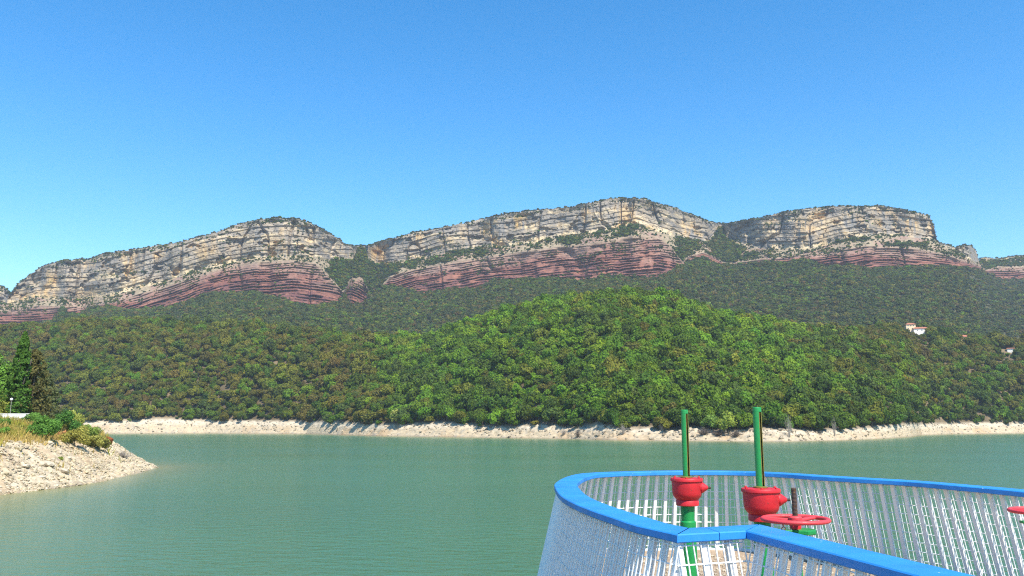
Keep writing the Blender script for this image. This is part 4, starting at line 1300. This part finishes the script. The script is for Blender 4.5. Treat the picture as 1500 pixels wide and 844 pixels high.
cap_piece(straight(half + dirv * 0.003, NE), 1)
fence_run(straight(C2, NE, 30), 1, start=0.06)

# floor of the platform: pebbly slab with the outline of the railing foot, standing on the intake tower
def build_floor():
    ns = norms(line)
    out = [v + n * (FLARE * 0.952 + 0.02) for v, (t, n) in zip(line, ns)]
    n2 = Vector((dirv.y, -dirv.x))
    n2 = n2 if n2.x < 0 else -n2
    poly = [C2 + n2 * 0.2, C1 + Vector((-0.1, -0.22))] + out[1:] + [NE + n2 * 0.2]
    bm = bmesh.new()
    for z0, z1, mat, nm, sc in ((FLOOR_Z - 0.5, FLOOR_Z - 0.004, 'gravelfloor', 'platform_floor', 1.0),):
        lo = [bm.verts.new((v.x, v.y, z0)) for v in poly]; up = [bm.verts.new((v.x, v.y, z1)) for v in poly]
        k = len(poly)
        for i in range(k): bm.faces.new((lo[i], lo[(i + 1) % k], up[(i + 1) % k], up[i]))
        f1 = bm.faces.new(up); f2 = bm.faces.new(lo[::-1])
        bmesh.ops.triangulate(bm, faces=[f1, f2]); bmesh.ops.recalc_face_normals(bm, faces=bm.faces)
    tag(bm_obj('platform_floor', bm, M['gravelfloor']), kind='structure')
    bm = lathe([(2.05, -8.0), (2.05, FLOOR_Z - 0.9), (2.25, FLOOR_Z - 0.505)], 48)
    tag(bm_obj('intake_tower', bm, M['concrete'], None, (2.6, 8.2, 0)), 'round concrete intake tower that carries the valve platform', 'tower')
    bm = bmesh.new(); box(bm, (-90, -7, -9), (90, 0.85, FLOOR_Z - 0.006))
    tag(bm_obj('dam_crest', bm, M['concrete']), kind='structure')
build_floor()

# loose pebbles on the platform floor
def floor_pebbles():
    rg = np.random.default_rng(91); shapes = [rock_mesh(600 + i, 1) for i in range(4)]
    V, F, o = [], [], 0
    for i in range(2600):
        x = rg.uniform(1.3, 4.6); y = rg.uniform(4.6, 10.4)
        v, f = shapes[rg.integers(4)]; s = rg.uniform(0.006, 0.022)
        V.append(v * s + np.array([x, y, FLOOR_Z + s * 0.2])); F.append(f + o); o += len(v)
    me = mesh_np('floor_pebbles', np.concatenate(V), np.concatenate(F), [M['stone']])
    tag(link('floor_pebbles', me), kind='stuff')
floor_pebbles()

# ------------------------------------------------------------------ valves
def torus(R0, r, n=56, m=14):
    bm = bmesh.new(); rings = []
    for i in range(n):
        a = 2 * math.pi * i / n
        rings.append([bm.verts.new(((R0 + r * math.cos(2 * math.pi * j / m)) * math.cos(a), (R0 + r * math.cos(2 * math.pi * j / m)) * math.sin(a), r * 0.85 * math.sin(2 * math.pi * j / m))) for j in range(m)])
    for i in range(n):
        A, B = rings[i], rings[(i + 1) % n]
        for j in range(m): bm.faces.new((A[j], B[j], B[(j + 1) % m], A[(j + 1) % m]))
    return bm

def autosmooth(o, deg=35):
    me = o.data
    for p in me.polygons: p.use_smooth = True
    bm = bmesh.new(); bm.from_mesh(me)
    for e in bm.edges:
        if len(e.link_faces) == 2 and e.calc_face_angle() > R(deg): e.smooth = False
    bm.to_mesh(me); bm.free()
    return o

def actuator(sx, Y, label, face):
    a = float(bear(sx, 720)[0])
    x = a * Y
    t = empty('valve_actuator', (x, Y, FLOOR_Z), label, 'valve')
    zl = 9.576 - FLOOR_Z                                     # top of the gearbox lid
    zt = 10.105 - FLOOR_Z                                    # top of the stem tube
    autosmooth(bm_obj('pedestal', lathe([(0.13, 0.0), (0.13, 0.025), (0.062, 0.03), (0.060, zl - 0.335), (0.050, zl - 0.325), (0.056, zl - 0.20)], 32), M['green'], t))
    gb = autosmooth(bm_obj('gearbox', lathe([(0.078, zl - 0.212), (0.088, zl - 0.208), (0.088, zl - 0.172), (0.084, zl - 0.166), (0.092, zl - 0.158), (0.108, zl - 0.138),
                                              (0.114, zl - 0.115), (0.117, zl - 0.04), (0.117, zl - 0.028)], 40), M['red'], t))
    autosmooth(bm_obj('lid', lathe([(0.121, zl - 0.027), (0.126, zl - 0.024), (0.127, zl - 0.010), (0.123, zl - 0.002), (0.06, zl + 0.001)], 40), M['red'], gb))
    for k in range(6):
        an = k * math.pi / 3 + 0.3
        bm_obj('bolt', lathe([(0.0085, zl - 0.002), (0.0085, zl + 0.007), (0.005, zl + 0.009)], 6), M['red'], gb, (math.cos(an) * 0.108, math.sin(an) * 0.108, 0))
    sh = autosmooth(bm_obj('crank_boss', lathe([(0.042, 0.0), (0.042, 0.022), (0.036, 0.030), (0.016, 0.058), (0.011, 0.064)], 22, 'X'), M['red'], t))
    sh.location = (math.cos(face) * 0.098, math.sin(face) * 0.098, zl - 0.072); sh.rotation_euler.z = face
    sk = bm_obj('crank_shaft', lathe([(0.009, 0.055), (0.009, 0.084), (0.006, 0.086)], 10, 'X'), M['rust'], sh)
    # slotted stem tube: C section, open slot on the right front
    bm = bmesh.new(); n = 26; r0, r1 = 0.0285, 0.0225; gap = 0.42; mid_a = -math.pi / 2 + 0.62
    def cring(z, full=False):
        an = [mid_a + gap + (2 * math.pi - 2 * gap) * i / n for i in range(n + 1)]
        return [bm.verts.new((math.cos(q) * r0, math.sin(q) * r0, z)) for q in an] + [bm.verts.new((math.cos(q) * r1, math.sin(q) * r1, z)) for q in an[::-1]]
    A, B = cring(zl + 0.012), cring(zt - 0.03)
    k = len(A)
    for i in range(k): bm.faces.new((A[i], A[(i + 1) % k], B[(i + 1) % k], B[i]))
    for i in range(n):
        bm.faces.new((A[i + 1], A[i], A[k - 1 - i], A[k - 2 - i])); bm.faces.new((B[i], B[i + 1], B[k - 2 - i], B[k - 1 - i]))
    tube = autosmooth(bm_obj('stem_tube', bm, M['green'], t))
    autosmooth(bm_obj('tube_cap', lathe([(0.0285, zt - 0.0295), (0.0285, zt - 0.004), (0.025, zt), (0.006, zt + 0.001)], 26), M['green'], tube))
    autosmooth(bm_obj('tube_collar', lathe([(0.046, zl + 0.0015), (0.046, zl + 0.009), (0.031, zl + 0.012)], 26), M['rustgreen'], tube))
    bm_obj('stem', lathe([(0.015, zl + 0.002), (0.015, zt - 0.06), (0.011, zt - 0.05)], 14), M['black'], t)
    for s in (-1, 1):                                         # rust-stained lips of the slot
        bm = bmesh.new(); q = mid_a + s * gap * 0.96
        box(bm, (math.cos(q) * 0.0258 - .0022, math.sin(q) * 0.0258 - .0035, zl + 0.02), (math.cos(q) * 0.0258 + .0022, math.sin(q) * 0.0258 + .0030, zt - 0.034))
        bm_obj('slot_lip', bm, M['rustgreen'], tube)
    return t

actuator(1006.5, 6.6, 'red gearbox on a green pedestal with slotted green stem tube, standing alone', -0.35)
actuator(1114.5, 5.57, 'red gearbox with slotted green stem tube, right behind the whole red handwheel', -0.25)

def handwheel(sx, sy, Y, label, spin):
    a, e = bear(sx, sy); x = float(a) * Y; z = EYE + float(e) * Y - FLOOR_Z
    t = empty('handwheel_valve', (x, Y, FLOOR_Z), label, 'valve')
    autosmooth(bm_obj('pedestal', lathe([(0.11, 0.0), (0.11, 0.02), (0.03, 0.025), (0.027, z - 0.20), (0.045, z - 0.19), (0.045, z - 0.165), (0.028, z - 0.16), (0.026, z - 0.085)], 26), M['green'], t))
    fl = bm_obj('flange', lathe([(0.072, z - 0.085), (0.076, z - 0.08), (0.076, z - 0.062), (0.07, z - 0.057), (0.03, z - 0.055)], 8), M['green'], t)
    fl.location = (0.045, -0.01, 0); 
    bm = bmesh.new(); box(bm, (-0.15, -0.025, z - 0.080), (-0.02, 0.025, z - 0.062)); bm_obj('bracket_arm', bm, M['green'], t, bevel=0.004)
    autosmooth(bm_obj('yoke_nut', lathe([(0.034, z - 0.056), (0.036, z - 0.03), (0.03, z - 0.02)], 8), M['red'], t))
    # a small dark padlock and two chain links hanging from the bracket
    for k, dz in enumerate((0.0, 0.0285)):
        ln = bm_obj('chain_link', torus(0.011, 0.0035, 18, 8), M['rust'], t, (-0.085, -0.03, z - 0.052 + dz)); ln.rotation_euler = (math.pi / 2, 0, 0.9 * k)
    bm = bmesh.new(); box(bm, (-0.014, -0.008, 0), (0.014, 0.008, 0.03)); bm_obj('padlock', bm, M['rust'], t, (-0.086, -0.032, z - 0.10), bevel=0.003)
    w = bm_obj('wheel', torus(0.192, 0.0155), M['redfade'], t, (0, 0, z), smooth=True); w.rotation_euler.z = spin
    autosmooth(bm_obj('hub', lathe([(0.036, -0.03), (0.040, -0.02), (0.040, 0.012), (0.033, 0.02), (0.022, 0.022)], 24), M['redfade'], w))
    for k in range(3):
        an = k * 2 * math.pi / 3
        v0 = np.array([math.cos(an) * 0.034, math.sin(an) * 0.034, -0.008]); v1 = np.array([math.cos(an) * 0.186, math.sin(an) * 0.186, 0.0])
        vv, ff = limb(v0, v1, 0.0135, 0.010, 10)
        link('spoke', mesh_np('spoke', vv, ff, [M['redfade']], True), w)
    prof = []
    zz = 0.0
    while zz < 0.205:                                        # screw thread as fine ridges
        prof += [(0.0145, zz), (0.0172, zz + 0.004)]; zz += 0.008
    prof.append((0.012, zz + 0.002))
    bm_obj('threaded_stem', lathe(prof, 18), M['rust'], t, (0, 0, z - 0.02))
    return t
handwheel(1165, 761, 5.2, 'whole red handwheel on a rusty threaded stem in front of a red gearbox', 0.55)
handwheel(1527, 749, 5.7, 'red handwheel by the railing of which only the rim edge shows', 0.2)
